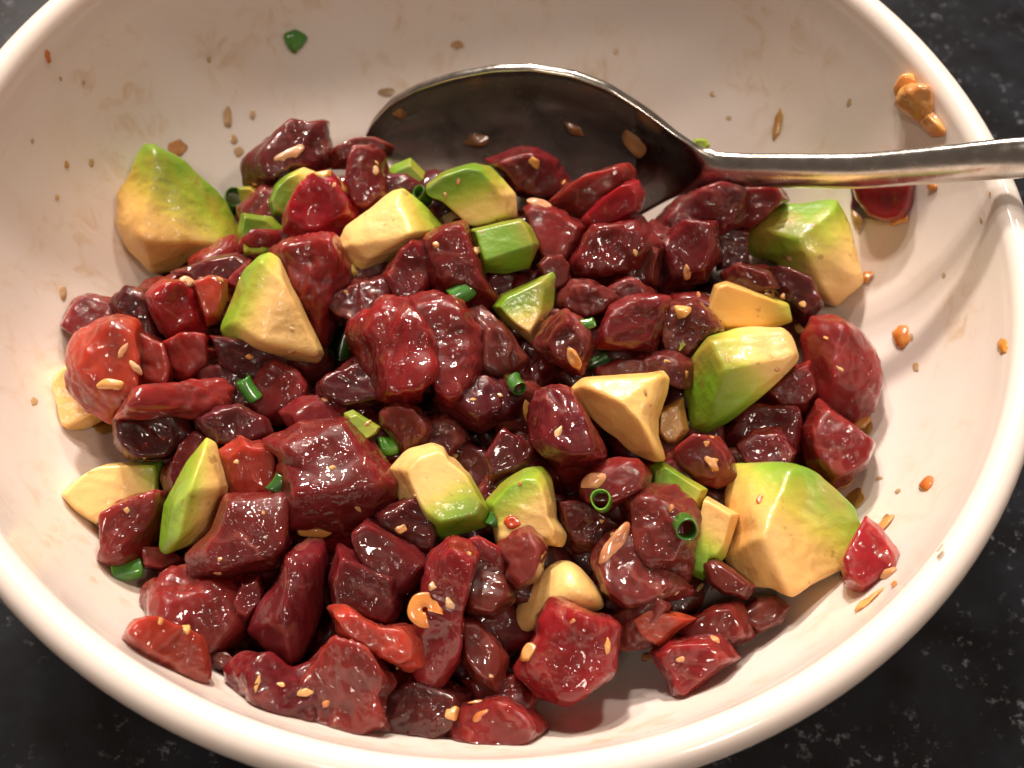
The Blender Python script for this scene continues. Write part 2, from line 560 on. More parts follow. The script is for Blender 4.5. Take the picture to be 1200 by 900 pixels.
# ------------------------------------------------------------------ spoon
def build_spoon():
    def atz(x, y, z):
        d = ray(x, y); return EYE + d * ((z - EYE[2]) / d[2])
    tip, neck = atz(424, 178, -29), atz(842, 199, -17)
    rim, end = atz(1176, 186, 6.2), atz(1420, 172, 17)
    mid = atz(1010, 201, -6.0)
    wdir = np.array([0, .35, .94])
    # centreline as a smooth curve through the points
    way = [tip, tip + (neck - tip) * .5, neck, mid, rim, end]
    acc = [0.0]
    for a, b_ in zip(way, way[1:]): acc.append(acc[-1] + float(np.linalg.norm(b_ - a)))
    Lb = acc[2]
    ts = list(np.linspace(0, 1, 26) ** 1.6 * Lb * .5) + list(np.linspace(Lb * .5, Lb * 1.25, 40)[1:]) + list(np.linspace(Lb * 1.25, acc[-1], 40)[1:])
    A = np.array(way)
    def cpos(t):
        # interpolate with gaussian-smoothed polyline
        g = np.linspace(-9, 9, 13); w = np.exp(-(g / 5) ** 2); w /= w.sum()
        return sum(wi * np.array([np.interp(t + gi, acc, A[:, k], left=None, right=None) if 0 <= t + gi <= acc[-1]
                                  else (A[0, k] + (A[1, k] - A[0, k]) * (t + gi) / acc[1] if t + gi < 0 else A[-1, k] + (A[-1, k] - A[-2, k]) * (t + gi - acc[-1]) / (acc[-1] - acc[-2]))
                                  for k in range(3)]) for gi, wi in zip(g, w))
    hw_s = [0, .01, .04, .1, .18, .28, .40, .5, .61, .70, .79, .88, .95, 1.0, 1.1, 1.3, 1.6, 2.1, 2.6, 9]
    hw_v = [.2, 2.6, 6.2, 10.7, 14.0, 16.6, 18.6, 19.0, 18.0, 15.7, 11.6, 6.8, 4.3, 3.6, 3.4, 3.4, 3.5, 4.5, 5.6, 6.6]
    nv = 15
    rings = []
    for t in ts:
        s = t / Lb
        c = cpos(t)
        tan = cpos(t + .5) - cpos(t - .5)
        tan /= np.linalg.norm(tan)
        w = wdir - tan * (wdir @ tan); w /= np.linalg.norm(w)
        n = np.cross(tan, w)
        if n[1] > 0: n = -n                 # hollow side towards the cook
        h = float(np.interp(s, hw_s, hw_v))
        depth = 10.5 * max(0.0, 1 - ((s - .46) / .50) ** 2) ** .8 if abs(s - .46) < .5 else 0.0
        b_ = min(1, max(0, (s - .82) / .22)); b_ = b_ * b_ * (3 - 2 * b_)   # 0 in the hollow, 1 in the handle
        top, bot = [], []
        for k in range(nv):
            v = math.sin((k / (nv - 1) * 2 - 1) * math.pi / 2)
            hol = -depth * (1 - abs(v) ** 2.1)
            crown = 2.0 * math.sqrt(max(0, 1 - v * v))
            zt = hol * (1 - b_) + (crown + .1) * b_
            th = 1.9 * (1 - b_)
            zb = (hol - th) * (1 - b_) + (-crown * .8 - .1) * b_
            e = .3 if k in (0, nv - 1) else 0
            top.append(c + w * v * h + n * (zt - e * (1 - b_)))
            bot.append(c + w * v * (h + .9 * (1 - b_)) + n * (zb + e * (1 - b_)))
        rings.append(top + bot[::-1])
    m = len(rings[0])
    nsplit = next(i for i, t in enumerate(ts) if t > Lb * 1.0)
    root = bpy.data.objects.new('spoon', None)
    root.location = W(rings[10][nv]); col.objects.link(root)
    tag(root, 'worn steel tablespoon resting in the salad with its handle over the rim', 'spoon')
    for name, r0, r1, cap0, cap1 in (('spoon_bowl', 0, nsplit, True, False), ('handle', nsplit, len(rings) - 1, False, True)):
        V = [p for r in rings[r0:r1 + 1] for p in r]
        F = [(i * m + k, i * m + (k + 1) % m, (i + 1) * m + (k + 1) % m, (i + 1) * m + k) for i in range(r1 - r0) for k in range(m)]
        if cap0: F.append(tuple(range(m)))
        if cap1: F.append(tuple(range((r1 - r0) * m, (r1 - r0 + 1) * m)))
        o = link_mesh(name, V, F, STEEL)
        if name == 'spoon_bowl':
            o.data.materials.append(STEELF)
            for i in range(3, r1 - r0 - 13):
                for k in range(nv - 1):
                    if 1 < k < nv - 3: o.data.polygons[i * m + k].material_index = 1
        bm = bmesh.new(); bm.from_mesh(o.data); bmesh.ops.recalc_face_normals(bm, faces=bm.faces); bm.to_mesh(o.data); bm.free()
        sub = o.modifiers.new('smooth', 'SUBSURF'); sub.levels = sub.render_levels = 1
        o.parent = root
        o.location = o.location - root.location
build_spoon()

# ------------------------------------------------------------------ the wet mass under the cubes
HEAP = [(215, 300), (300, 225), (400, 205), (500, 215), (600, 235), (700, 255), (800, 268), (900, 320), (950, 390), (978, 480), (950, 560), (880, 630), (850, 680),
        (800, 715), (740, 745), (650, 765), (590, 800), (550, 825), (420, 820), (330, 790), (255, 745), (210, 690), (185, 630), (175, 560), (150, 490), (125, 420), (150, 360)]
def build_mass():
    V, F = [], []
    cx, cy = 560, 500
    nr, na = 46, 4 * len(HEAP)
    H2 = [tuple(np.array(HEAP[k // 4]) * (1 - k % 4 / 4) + np.array(HEAP[(k // 4 + 1) % len(HEAP)]) * (k % 4 / 4)) for k in range(na)]
    for i in range(nr + 1):
        q = i / nr
        for k in range(na):
            x, y = cx + (H2[k][0] - cx) * q, cy + (H2[k][1] - cy) * q
            p, d = on_mound(x, y, -8.5, .3)
            n = 4.0 * noise.noise(Vector((p[0] * .12, p[1] * .12, 3))) + 1.6 * noise.noise(Vector((p[0] * .35, p[1] * .35, 9)))
            e = max(0, (q - .86) / .14)
            p = p - d * n * (1 - e)
            if e > 0:
                w, _n = on_wall(x, y, .3)
                p = p * (1 - e * e) + w * e * e
            V.append(p)
    for i in range(nr):
        for k in range(na):
            F.append((i * na + k, (i + 1) * na + k, (i + 1) * na + (k + 1) % na, i * na + (k + 1) % na))
    o = link_mesh('marinade', into_bowl(np.array(V), .25), F, MARINADE)
    return tag(o, 'dark glossy soy marinade with tuna scraps pooled beneath the cubes', 'marinade', kind='stuff')
build_mass()

# ------------------------------------------------------------------ avocado
AVOS = []
def avocado(reg, outline, front, skin, label, short, lift=0.0, half=3.0, depth=.8, tint=(1, 1, 1), power=54, lo=.020, rise=.4):
    out = px(reg, outline)
    fr = px(reg, front) if front else None
    P, O, U, Vv, size, c2, d0 = corners(out, lift, half, fr, depth, rise)
    seed = len(AVOS) + 3
    v, F = chunk(P, power, 6, lo, .0045, seed, outline=(O, U, Vv), grow=1.03)
    v = into_bowl(v)
    o = link_mesh('avocado_chunk', v, F, AVO)
    # how near each point lies to the skin side of the fruit
    (x0, y0), (x1, y1) = px(reg, skin)
    rel = v - EYE
    z = rel @ FWD
    X = 600 + 600 * FL * (rel @ RGT) / z
    Y = 450 - 600 * FL * (rel @ UPV) / z
    L2 = (x1 - x0) ** 2 + (y1 - y0) ** 2
    g = ((X - x0) * (x1 - x0) + (Y - y0) * (y1 - y0)) / L2
    at = o.data.attributes.new('skin_side', 'FLOAT', 'POINT')
    at.data.foreach_set('value', np.clip(g * .90 + .12, -.05, 1).astype(np.float32))
    o.color = tuple(tint) + (1,)
    tag(o, label, 'avocado', 'avocado chunks in the salad')
    AVOS.append((short, v.mean(0)))
    return o

avocado('A', [(560, 402), (600, 395), (700, 450), (800, 540), (870, 610), (920, 700), (950, 780), (920, 820), (760, 850), (690, 890), (600, 900), (500, 810), (455, 700), (462, 590), (505, 520), (540, 430)],
        [(605, 428, 4), (550, 760, 8), (885, 790, 5)], [(590, 760), (760, 500)],
        'biggest avocado wedge, standing tall against the bowl wall with a green tip', 'the tall green-tipped avocado wedge', 2, 7, .7, (.86, .80, .66))
avocado('B', [(300, 510), (350, 490), (400, 510), (420, 550), (330, 650), (280, 700), (230, 685), (215, 630), (240, 570)], None, [(420, 510), (300, 600)],
        'small lime green avocado chunk tucked behind a red tuna cube, beside a chive ring', 'the lime avocado chunk by the chive ring', 3)
avocado('B', [(120, 665), (230, 680), (280, 730), (290, 785), (220, 850), (120, 850), (105, 740)], None, [(100, 900), (200, 720)],
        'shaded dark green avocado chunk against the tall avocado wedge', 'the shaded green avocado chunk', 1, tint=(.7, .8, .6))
avocado('B', [(95, 565), (150, 560), (205, 600), (212, 665), (140, 672), (108, 625)], None, [(200, 640), (60, 560)],
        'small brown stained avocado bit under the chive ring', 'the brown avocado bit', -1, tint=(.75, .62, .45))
avocado('B', [(475, 820), (520, 720), (610, 650), (700, 582), (742, 570), (830, 640), (910, 730), (870, 762), (700, 850), (560, 890), (500, 860)],
        [(540, 790, 4), (715, 620, 3), (775, 745, 7), (600, 850, 4)], [(700, 760), (930, 640)],
        'yellow block of avocado with one green corner, in front of the spoon tip', 'the yellow avocado block by the spoon tip', 6)
avocado('B', [(700, 480), (770, 450), (850, 530), (832, 570), (760, 602), (690, 580), (680, 500)], None, [(760, 720), (740, 540)],
        'bright green avocado chunk lying against the hollow of the spoon', 'the green avocado in the spoon hollow', 3)
avocado('C', [(5, 555), (60, 510), (180, 470), (250, 480), (310, 550), (345, 590), (350, 680), (260, 712), (190, 727), (120, 660), (70, 615), (10, 595)],
        None, [(230, 680), (150, 490)],
        'avocado slab with green top edge and brown stained front, below the spoon', 'the brown-stained avocado slab', 7)
avocado('C', [(178, 742), (280, 705), (370, 685), (410, 720), (442, 790), (400, 880), (310, 900), (220, 897), (190, 800)],
        [(195, 750, 4), (365, 698, 4), (415, 790, 5), (230, 850, 6)], [(300, 1060), (280, 800)],
        'plain lime green avocado cube with no yellow, above a dark chive', 'the plain lime green avocado cube', 8)
avocado('G', [(55, 200), (90, 150), (190, 110), (290, 60), (305, 82), (290, 200), (220, 340), (170, 310), (100, 255)],
        None, [(215, 300), (170, 130)],
        'notched avocado piece, green above and brown below, under the lime green cube', 'the notched avocado piece', 4)
avocado('X', [(260, 389), (275, 345), (287, 316), (304, 299), (317, 296), (327, 303), (341, 332), (360, 374), (380, 414), (373, 425), (330, 421), (295, 410), (264, 397)],
        [(281, 383, 5), (306, 308, 5), (331, 330, 6), (370, 415, 5), (310, 400, 7)], [(318, 372), (262, 345)],
        'pointed yellow avocado wedge edged in green, above a long dark chive', 'the pointed yellow avocado wedge', 7)
avocado('H', [(75, 200), (110, 100), (150, 90), (240, 120), (370, 170), (382, 230), (300, 257), (140, 267), (100, 235)],
        None, [(160, 200), (560, 230)],
        'brownish yellow avocado block with a garlic chip on it, half under a dark tuna cube', 'the brownish avocado block', 3, tint=(.92, .82, .66))
avocado('H', [(8, 380), (85, 285), (140, 270), (250, 255), (350, 250), (382, 280), (405, 350), (330, 440), (180, 572), (80, 622), (35, 600), (10, 480)],
        [(100, 300, 5), (355, 262, 2), (392, 348, 4), (150, 400, 8), (85, 595, 4), (170, 550, 4)], [(330, 310), (90, 440)],
        'large avocado chunk, half green and half yellow with a sharp ridge', 'the ridged half green avocado', 8)
avocado('X', [(868, 284), (885, 262), (919, 241), (950, 238), (982, 237), (996, 262), (1008, 317), (1010, 330), (980, 360), (966, 357), (933, 330), (908, 308), (874, 298)],
        [(895, 268, 4), (978, 245, 3), (940, 290, 8), (1000, 322, 4), (972, 350, 4)], [(975, 335), (915, 250)],
        'avocado chunk, green above and yellow below, under the spoon handle', 'the avocado under the handle', 4, 5)
avocado('G', [(360, 520), (410, 475), (540, 470), (690, 455), (720, 448), (747, 480), (740, 540), (700, 640), (700, 700), (735, 792), (690, 802), (600, 770), (540, 710), (500, 680), (430, 620)],
        [(420, 500, 3), (700, 470, 4), (560, 570, 6), (690, 760, 4), (640, 650, 6)], [(500, 600), (900, -200)],
        'pale orange avocado flake with a curved notch, in the middle of the salad', 'the pale notched avocado flake', 8, tint=(1, .93, .82))
avocado('J', [(522, 165), (600, 90), (690, 65), (735, 80), (752, 122), (830, 190), (880, 270), (917, 340), (900, 390), (800, 420), (700, 452), (620, 400), (560, 290)],
        None, [(670, 190), (800, 400)],
        'smooth avocado slice, yellow above and green along its lower edge, behind dark tuna', 'the smooth two-tone avocado slice', 6)
avocado('K', [(100, 290), (180, 200), (250, 160), (320, 160), (352, 200), (372, 300), (375, 360), (415, 420), (400, 460), (330, 450), (250, 440), (190, 470), (140, 470), (130, 380), (108, 330)],
        None, [(330, 360), (190, 170)],
        'avocado chunk with a red chilli stain on its yellow face', 'the chilli-stained avocado', 5)
avocado('K', [(320, 545), (400, 512), (445, 522), (515, 585), (574, 660), (574, 715), (480, 735), (330, 750), (250, 830), (190, 790), (230, 660)],
        [(350, 570, 4), (430, 545, 5), (550, 680, 5), (400, 650, 7), (250, 760, 2)], [(430, 620), (1100, 300)],
        'rounded pale yellow avocado lump behind the bright crimson tuna', 'the rounded pale avocado lump', 4, power=10)
avocado('K', [(738, 155), (790, 135), (860, 180), (960, 250), (930, 320), (860, 290), (820, 262), (740, 250)], None, [(830, 420), (790, 180)],
        'green avocado sliver between the notched flake and two chive rings', 'the green avocado sliver', 4)
avocado('L', [(160, 273), (185, 285), (285, 345), (255, 440), (215, 530), (165, 545), (155, 602), (110, 582), (93, 530), (130, 420)],
        None, [(230, 370), (110, 540)],
        'narrow avocado strip, yellow top and green foot, leaning on the biggest cube', 'the narrow avocado strip', 6)
avocado('L', [(228, 505, 3), (262, 420, 4), (225, 270), (270, 150), (380, 142, 1), (490, 140, 4), (560, 162, 3.4), (660, 250, 1.5), (742, 322), (757, 400), (720, 520, 1.8), (650, 572, 4.2), (490, 662, 9), (450, 650, 8.6), (420, 627, 8), (330, 617, 4), (240, 540, 3)],
        [(490, 168, 6.3), (380, 430, 12.5), (250, 505, 5), (330, 210, 2.5), (300, 330, 5.5)], [(430, 500), (655, 200)],
        'largest avocado cube, yellow with a green upper edge, beside the lone crimson cube', 'the largest avocado cube', 6, 6)
avocado('E', [(78, 480), (138, 405), (180, 420), (200, 550), (280, 630), (150, 702), (118, 690), (95, 580), (80, 530)], None, [(150, 600), (700, 900)],
        'yellow avocado scrap under the orange tuna at the edge of the heap', 'the yellow avocado scrap', 0, 2.5)
avocado('I', [(33, 268), (90, 215), (190, 165), (330, 140), (440, 135), (452, 170), (440, 290), (330, 330), (225, 420), (170, 392), (60, 305)],
        None, [(260, 250), (500, 150)],
        'long yellow avocado wedge lying flat on the bare bowl wall', 'the long flat avocado wedge', 2, 4)
avocado('I', [(605, 47), (638, 65), (662, 130), (692, 235), (680, 300), (620, 400), (565, 450), (450, 497), (424, 480), (424, 420), (440, 300), (500, 190), (560, 100)],
        [(600, 80, 4), (660, 240, 5), (540, 250, 7), (500, 440, 4), (470, 330, 4)], [(660, 290), (455, 250)],
        'upright leaf shaped avocado wedge with a green edge, between tuna cubes', 'the leaf-shaped avocado wedge', 8)
avocado('F', [(345, 615), (380, 603), (440, 640), (482, 672), (470, 692), (402, 737), (365, 700), (348, 660)], None, [(450, 860), (400, 640)],
        'tiny lime green avocado bit touching a short chive piece', 'the tiny lime avocado bit', 6)
avocado('G', [(740, 335), (790, 318), (822, 345), (790, 380), (750, 378)], None, [(760, 420), (780, 320)],
        'tiny olive avocado bit stuck on a sparkling tuna cube', 'the olive avocado bit', 7, tint=(.8, .7, .5))
avocado('G', [(705, 600), (800, 550), (825, 680), (780, 745), (740, 745), (700, 690)], None, [(760, 640), (1100, 500)],
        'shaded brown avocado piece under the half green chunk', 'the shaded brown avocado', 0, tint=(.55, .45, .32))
avocado('F', [(325, 45), (380, 30), (402, 70), (360, 97), (328, 90)], None, [(330, 80), (500, 20)],
        'tiny yellow avocado scrap between red cubes under the yellow block', 'the tiny yellow avocado scrap', 3)
avocado('D', [(155, 318), (175, 298), (205, 300), (220, 320), (210, 336), (170, 338)], None, [(210, 390), (170, 300)],
        'tiny green avocado crumb on the neck of the spoon', 'the avocado crumb on the spoon', 14)

# ------------------------------------------------------------------ tuna
TCOL = {'D': (.13, .014, .016), 'B': (.22, .032, .024), 'R': (.32, .020, .020), 'C': (.52, .017, .030), 'O': (.54, .062, .026), 'P': (.36, .040, .033), 'V': (.245, .017, .020)}
TWORD = {'D': 'very dark purple', 'B': 'brownish red', 'R': 'deep red', 'C': 'bright crimson', 'O': 'orange red', 'P': 'pinkish red', 'V': 'wine red'}
TUNAS = []
def tuna(reg, key, lift, outline, front=None, label=None, half=3.5, depth=.9, power=44, rough=1.0, sub=5, rise=.42):
    out = px(reg, outline)
    fr = px(reg, front) if front else None
    seed = 40 + len(TUNAS)
    r2 = random.Random(seed)
    if rough > 1.1 and power == 44: power = 22
    P, O, U, Vv, size, c2, d0 = corners(out, lift, half, fr, depth, rise, r2)
    v, F = chunk(P, power, sub, .078 * rough, .024 * rough, seed, fibre=(r2.uniform(-1, 1), r2.uniform(-1, 1), r2.uniform(-.6, .6)), outline=(O, U, Vv), grow=1.15)
    v = into_bowl(v)
    o = link_mesh('tuna_cube', v, F, TUNA)
    k = r2.uniform(.70, 1.12)
    c = TCOL[key]
    o.color = (c[0] * k, c[1] * k * r2.uniform(.85, 1.2), c[2] * k * r2.uniform(.85, 1.2), 1)
    TUNAS.append((o, key, size, v.mean(0), label, max(p[0] for p in out) - min(p[0] for p in out), max(p[1] for p in out) - min(p[1] for p in out)))
    return o

T = tuna
# behind and inside the spoon, the far edge of the heap
T('B', 'D', 2, [(138, 460), (200, 400), (270, 330), (310, 320), (360, 335), (410, 318), (440, 320), (442, 400), (457, 470), (400, 500), (300, 510), (240, 560), (190, 597), (150, 560)], label='dark tuna cube with a pale garlic strip, standing highest behind the spoon tip')
T('B', 'C', 5, [(283, 670), (340, 590), (400, 530), (450, 523), (500, 560), (545, 640), (555, 690), (500, 720), (440, 770), (330, 780), (285, 730)])
T('B', 'V', 6, [(543, 450), (560, 410), (620, 408), (660, 450), (687, 520), (687, 610), (620, 662), (560, 650), (530, 560)])
T('B', 'B', 2, [(450, 430), (560, 380), (640, 378), (692, 410), (680, 442), (560, 480), (470, 490)])
T('C', 'V', 5, [(240, 460), (320, 430), (430, 428), (510, 450), (540, 520), (550, 590), (490, 612), (400, 600), (340, 580), (310, 520)])
T('C', 'P', 7, [(503, 630), (560, 570), (620, 520), (700, 500), (770, 478), (802, 510), (800, 560), (700, 620), (620, 697), (570, 697), (520, 660)], rough=1.3)
T('C', 'C', 9, [(620, 680), (700, 600), (760, 560), (810, 553), (832, 600), (825, 650), (690, 722), (630, 712)])
T('C', 'R', 4, [(568, 870), (600, 800), (640, 730), (700, 715), (830, 700), (870, 750), (902, 790), (850, 830), (780, 900), (700, 930), (600, 930)], rough=1.2)
T('C', 'V', 3, [(388, 660), (420, 630), (500, 650), (560, 690), (620, 720), (600, 790), (550, 850), (470, 840), (440, 770)])
T('X', 'R', 6, [(500, 284), (521, 269), (545, 262), (556, 290), (566, 325), (586, 352), (560, 358), (520, 350), (505, 325)])
T('X', 'V', 4, [(452, 324), (470, 295), (485, 280), (508, 285), (510, 330), (488, 358), (462, 352)])
T('X', 'R', 4, [(323, 300), (345, 283), (372, 277), (392, 284), (402, 310), (398, 345), (390, 380), (378, 403), (366, 395), (345, 350), (330, 325)], rough=1.2)
T('F', 'D', 2, [(300, 150), (400, 90), (520, 80), (540, 170), (480, 200), (400, 260), (330, 240), (290, 200)], rough=1.3)
T('F', 'R', 6, [(378, 310), (440, 230), (520, 188), (600, 200), (640, 270), (680, 370), (692, 430), (650, 500), (640, 550), (560, 572), (500, 570), (440, 450), (410, 400)], rough=1.35)
T('F', 'R', 4, [(618, 190), (690, 158), (800, 190), (860, 270), (892, 380), (892, 460), (800, 562), (740, 560), (710, 430), (690, 340), (640, 250)], rough=1.3)
T('F', 'B', 2, [(820, 220), (880, 208), (980, 300), (1012, 380), (960, 482), (890, 460), (870, 360)], rough=1.2)
T('F', 'D', 3, [(258, 500), (300, 460), (400, 418), (470, 470), (482, 560), (430, 582), (340, 592), (270, 550)], rough=1.5)
T('F', 'D', 1, [(710, 560), (800, 500), (900, 480), (992, 540), (980, 640), (870, 682), (780, 640)], rough=1.4)
T('F', 'B', 3, [(498, 620), (560, 580), (640, 600), (692, 680), (660, 742), (580, 762), (540, 690), (505, 665)], rough=1.4)
T('F', 'V', 3, [(113, 610), (180, 560), (290, 538), (352, 590), (340, 652), (230, 682), (140, 672)])
T('J', 'V', 7, [(35, 70), (130, 40), (200, 0), (330, -8), (400, 60), (480, 130), (547, 210), (520, 280), (440, 372), (330, 402), (220, 402), (115, 370), (108, 260), (118, 130)],
  [(150, 255, 7), (470, 225, 7), (150, 95, 4), (330, 10, 3), (430, 330, 4), (150, 360, 4)], 'largest smooth tuna block, broad as two cubes, above an orange garlic chip', power=64, rough=.6)
T('J', 'D', 7, [(478, 345), (570, 280), (660, 243), (692, 270), (707, 350), (692, 480), (640, 492), (580, 430), (500, 395)], rough=1.6, label='dark tuna lump with sparkling wet top, against the smooth two-tone avocado slice')
T('J', 'V', 8, [(393, 410), (440, 368), (540, 420), (640, 480), (682, 530), (620, 592), (560, 642), (500, 580), (430, 520), (395, 450)])
T('J', 'V', 8, [(330, 478), (400, 510), (480, 560), (550, 600), (557, 700), (520, 762), (420, 742), (308, 702), (300, 600)], power=64, rough=.7)
T('X', 'R', 9, [(507, 652), (528, 640), (546, 648), (556, 660), (549, 685), (541, 720), (540, 770), (515, 796), (490, 790), (484, 760), (495, 700)])
T('N', 'O', 11, [(118, 300), (200, 283), (260, 330), (360, 370), (470, 368), (522, 440), (520, 532), (440, 562), (330, 520), (230, 450), (150, 390)], rough=1.7, label='torn orange tuna scrap, the brightest orange, below a curled chilli flake')
T('M', 'V', 8, [(870, 60), (980, 0), (1050, 8), (1072, 70), (1060, 200), (1010, 400), (960, 522), (900, 572), (820, 522), (718, 420), (770, 280), (850, 160)],
  [(890, 90, 5), (1040, 60, 4), (870, 330, 6), (900, 530, 4), (1000, 330, 2)], power=64, rough=.6, label='long upright tuna block with a flat paler face, below the largest smooth block')
T('I', 'V', 9, [(553, 492), (640, 400), (690, 288), (800, 280), (905, 258), (917, 330), (912, 470), (850, 542), (700, 572), (580, 560)],
  [(600, 490, 4), (700, 310, 4), (895, 280, 3), (890, 460, 6), (660, 540, 5)], power=64, rough=.55, label='smooth flat faced tuna slab between the leaf-shaped avocado and the largest block')
T('I', 'O', 6, [(663, 100), (740, 43), (780, 75), (840, 80), (867, 170), (852, 262), (720, 287), (690, 220), (665, 160)])
T('I', 'R', 6, [(198, 350), (260, 318), (360, 290), (442, 268), (445, 350), (385, 450), (340, 502), (280, 552), (220, 572), (158, 522), (208, 460)], rough=1.3, half=5, label='red tuna cube with a glittering top, over a green chive on the bare wall side')
T('I', 'R', 3, [(355, 475), (450, 478), (525, 520), (440, 560), (370, 545)])
T('I', 'V', 4, [(452, 180), (500, 80), (560, 28), (612, 48), (570, 120), (520, 220), (460, 290), (440, 220)])
T('M', 'R', 7, [(178, 250), (220, 178), (330, 150), (480, 148), (620, 140), (700, 170), (690, 300), (680, 400), (600, 502), (500, 547), (400, 522), (300, 410), (190, 385)], rough=1.3)
T('M', 'R', 9, [(608, 280), (660, 190), (740, 160), (764, 240), (752, 300), (680, 372), (630, 352)])
T('M', 'O', 6, [(78, 470), (130, 400), (210, 388), (330, 420), (440, 470), (472, 560), (470, 662), (420, 702), (300, 640), (170, 560)], rough=1.2, half=5, label='reddish orange tuna lump nearest the lip, lowest on the side of the granite flecks')
T('M', 'D', 2, [(488, 550), (580, 538), (632, 590), (560, 622), (510, 600)])
T('M', 'V', 6, [(588, 640), (700, 560), (820, 558), (900, 640), (1000, 600), (1042, 700), (1010, 870), (960, 1000), (800, 960), (650, 800)], rough=1.5)
T('N', 'P', 9, [(58, 520), (130, 458), (260, 510), (330, 560), (392, 650), (360, 700), (380, 860), (200, 960), (-20, 940), (-70, 800), (0, 650)], rough=1.1)
T('N', 'D', 4, [(350, 700), (500, 600), (640, 640), (740, 700), (720, 830), (560, 940), (380, 920)], rough=1.4)
T('N', 'B', 6, [(718, 360), (800, 368), (880, 450), (922, 520), (922, 620), (890, 692), (800, 640), (740, 560), (720, 450)])
T('N', 'R', 7, [(640, 800), (760, 728), (880, 708), (960, 720), (1040, 770), (1092, 840), (1050, 960), (900, 1010), (700, 960)], rough=1.3)
T('N', 'B', 6, [(738, 150), (800, 20), (900, 60), (930, 130), (950, 240), (870, 332), (760, 302), (740, 220)], rough=1.2)
T('K', 'B', 8, [(140, 490), (200, 408), (270, 398), (322, 470), (302, 590), (225, 640), (165, 600), (180, 540)], rough=1.3)
T('K', 'R', 5, [(0, 470), (70, 448), (150, 500), (172, 600), (100, 690), (10, 700), (-30, 580)])
T('O', 'C', 10, [(108, 290), (150, 215), (180, 210), (220, 222), (300, 270), (390, 290), (418, 320), (392, 400), (372, 500), (290, 562), (200, 594), (110, 562), (60, 512), (18, 470), (60, 400), (108, 350)], [(140, 255, 3), (300, 285, 6), (395, 315, 3), (365, 470, 5), (215, 565, 4), (80, 480, 3)], rough=.85, half=5, power=40, label='biggest bright crimson tuna cube with torn pale sinews on top')
T('O', 'B', 6, [(398, 280), (480, 220), (560, 198), (622, 240), (560, 300), (562, 380), (480, 402), (430, 400)], rough=1.3)
T('O', 'O', 8, [(488, 290), (550, 243), (640, 260), (692, 280), (640, 332), (580, 377), (520, 342)])
T('O', 'R', 8, [(558, 420), (620, 368), (720, 363), (800, 358), (874, 440), (780, 512), (680, 598), (638, 580), (620, 520)], half=5, power=64, rough=.7, label='square cut red tuna cube lying clear on the white glass near the lip')
T('O', 'R', 7, [(660, 310), (800, 228), (880, 228), (922, 290), (932, 352), (850, 382), (780, 352), (690, 360)], rough=1.2)
T('O', 'B', 7, [(898, 240), (960, 203), (1030, 198), (1078, 240), (1052, 292), (960, 332), (910, 302)])
T('K', 'B', 7, [(655, 280), (720, 248), (830, 258), (905, 310), (922, 450), (870, 570), (740, 570), (680, 440)], rough=1.5)
T('K', 'B', 6, [(528, 540), (600, 400), (690, 430), (750, 540), (850, 570), (900, 640), (780, 692), (650, 697), (560, 640)], rough=1.4)
T('K', 'R', 7, [(463, 230), (520, 180), (620, 128), (690, 128), (737, 190), (710, 252), (640, 292), (560, 332), (480, 302)], rough=1.2)
T('K', 'B', 3, [(388, 300), (470, 298), (560, 360), (622, 390), (540, 482), (440, 470), (400, 380)], rough=1.4)
T('L', 'V', 5, [(48, 110), (120, 48), (200, 60), (260, 130), (272, 190), (200, 232), (120, 212), (70, 160)])
T('L', 'V', 5, [(283, 70), (350, 18), (440, 20), (502, 100), (480, 145), (380, 145), (310, 125)], power=64, rough=.7)
T('H', 'R', 5, [(423, 630), (485, 523), (560, 580), (667, 665), (640, 732), (580, 782), (520, 808), (440, 730)], half=5, power=64, rough=.6, label='flat faced tuna wedge between the big round edged cube and the largest avocado')
T('H', 'R', 6, [(448, 420), (430, 300), (460, 230), (540, 228), (620, 270), (667, 340), (687, 420), (660, 522), (570, 573), (500, 540), (460, 480)], [(470, 270, 3), (560, 260, 4), (540, 420, 7), (650, 340, 2), (640, 480, 3), (500, 500, 4)], half=6, power=64, rough=.6, label='big round edged tuna cube with a smooth sheen against the bare white wall')
T('H', 'V', 4, [(288, 490), (380, 400), (440, 378), (467, 480), (430, 542), (330, 545)])
T('L', 'C', 6, [(785, 363), (830, 400), (910, 510), (928, 580), (860, 610), (780, 674), (710, 612), (698, 560), (740, 450)], half=4, power=64, rough=.5, label='lone crimson tuna cube stuck on the wall beside the largest avocado cube')
T('L', 'B', 8, [(158, 540), (200, 528), (270, 570), (345, 625), (310, 670), (220, 650), (170, 605)])
T('D', 'C', 3, [(672, 440), (700, 425), (862, 425), (857, 500), (830, 542), (780, 552), (720, 532), (685, 490)], half=4, power=50, rough=.5, label='lone crimson tuna cube on the wall under the spoon handle')
T('D', 'V', 3, [(58, 640), (130, 560), (230, 570), (242, 660), (200, 742), (80, 770)], power=64, rough=.7)
T('D', 'R', 4, [(150, 515), (280, 470), (430, 462), (448, 490), (400, 532), (330, 582), (230, 575)])
T('D', 'D', 1, [(225, 570), (335, 590), (335, 690), (245, 705)])
T('H', 'D', 5, [(138, 60), (200, 28), (300, 60), (332, 110), (240, 132), (150, 100)])
T('H', 'D', 3, [(325, 50), (440, 90), (482, 170), (420, 237), (380, 172), (320, 112)])
T('G', 'B', 5, [(303, 150), (370, 93), (450, 95), (542, 160), (520, 212), (410, 242), (320, 200)], rough=1.3)
T('G', 'V', 7, [(233, 350), (270, 250), (340, 218), (410, 270), (442, 350), (400, 452), (340, 432), (290, 402)], rough=1.6)
T('G', 'V', 7, [(478, 290), (520, 210), (640, 158), (742, 165), (732, 260), (680, 372), (620, 392), (540, 362), (480, 342)], rough=1.6)
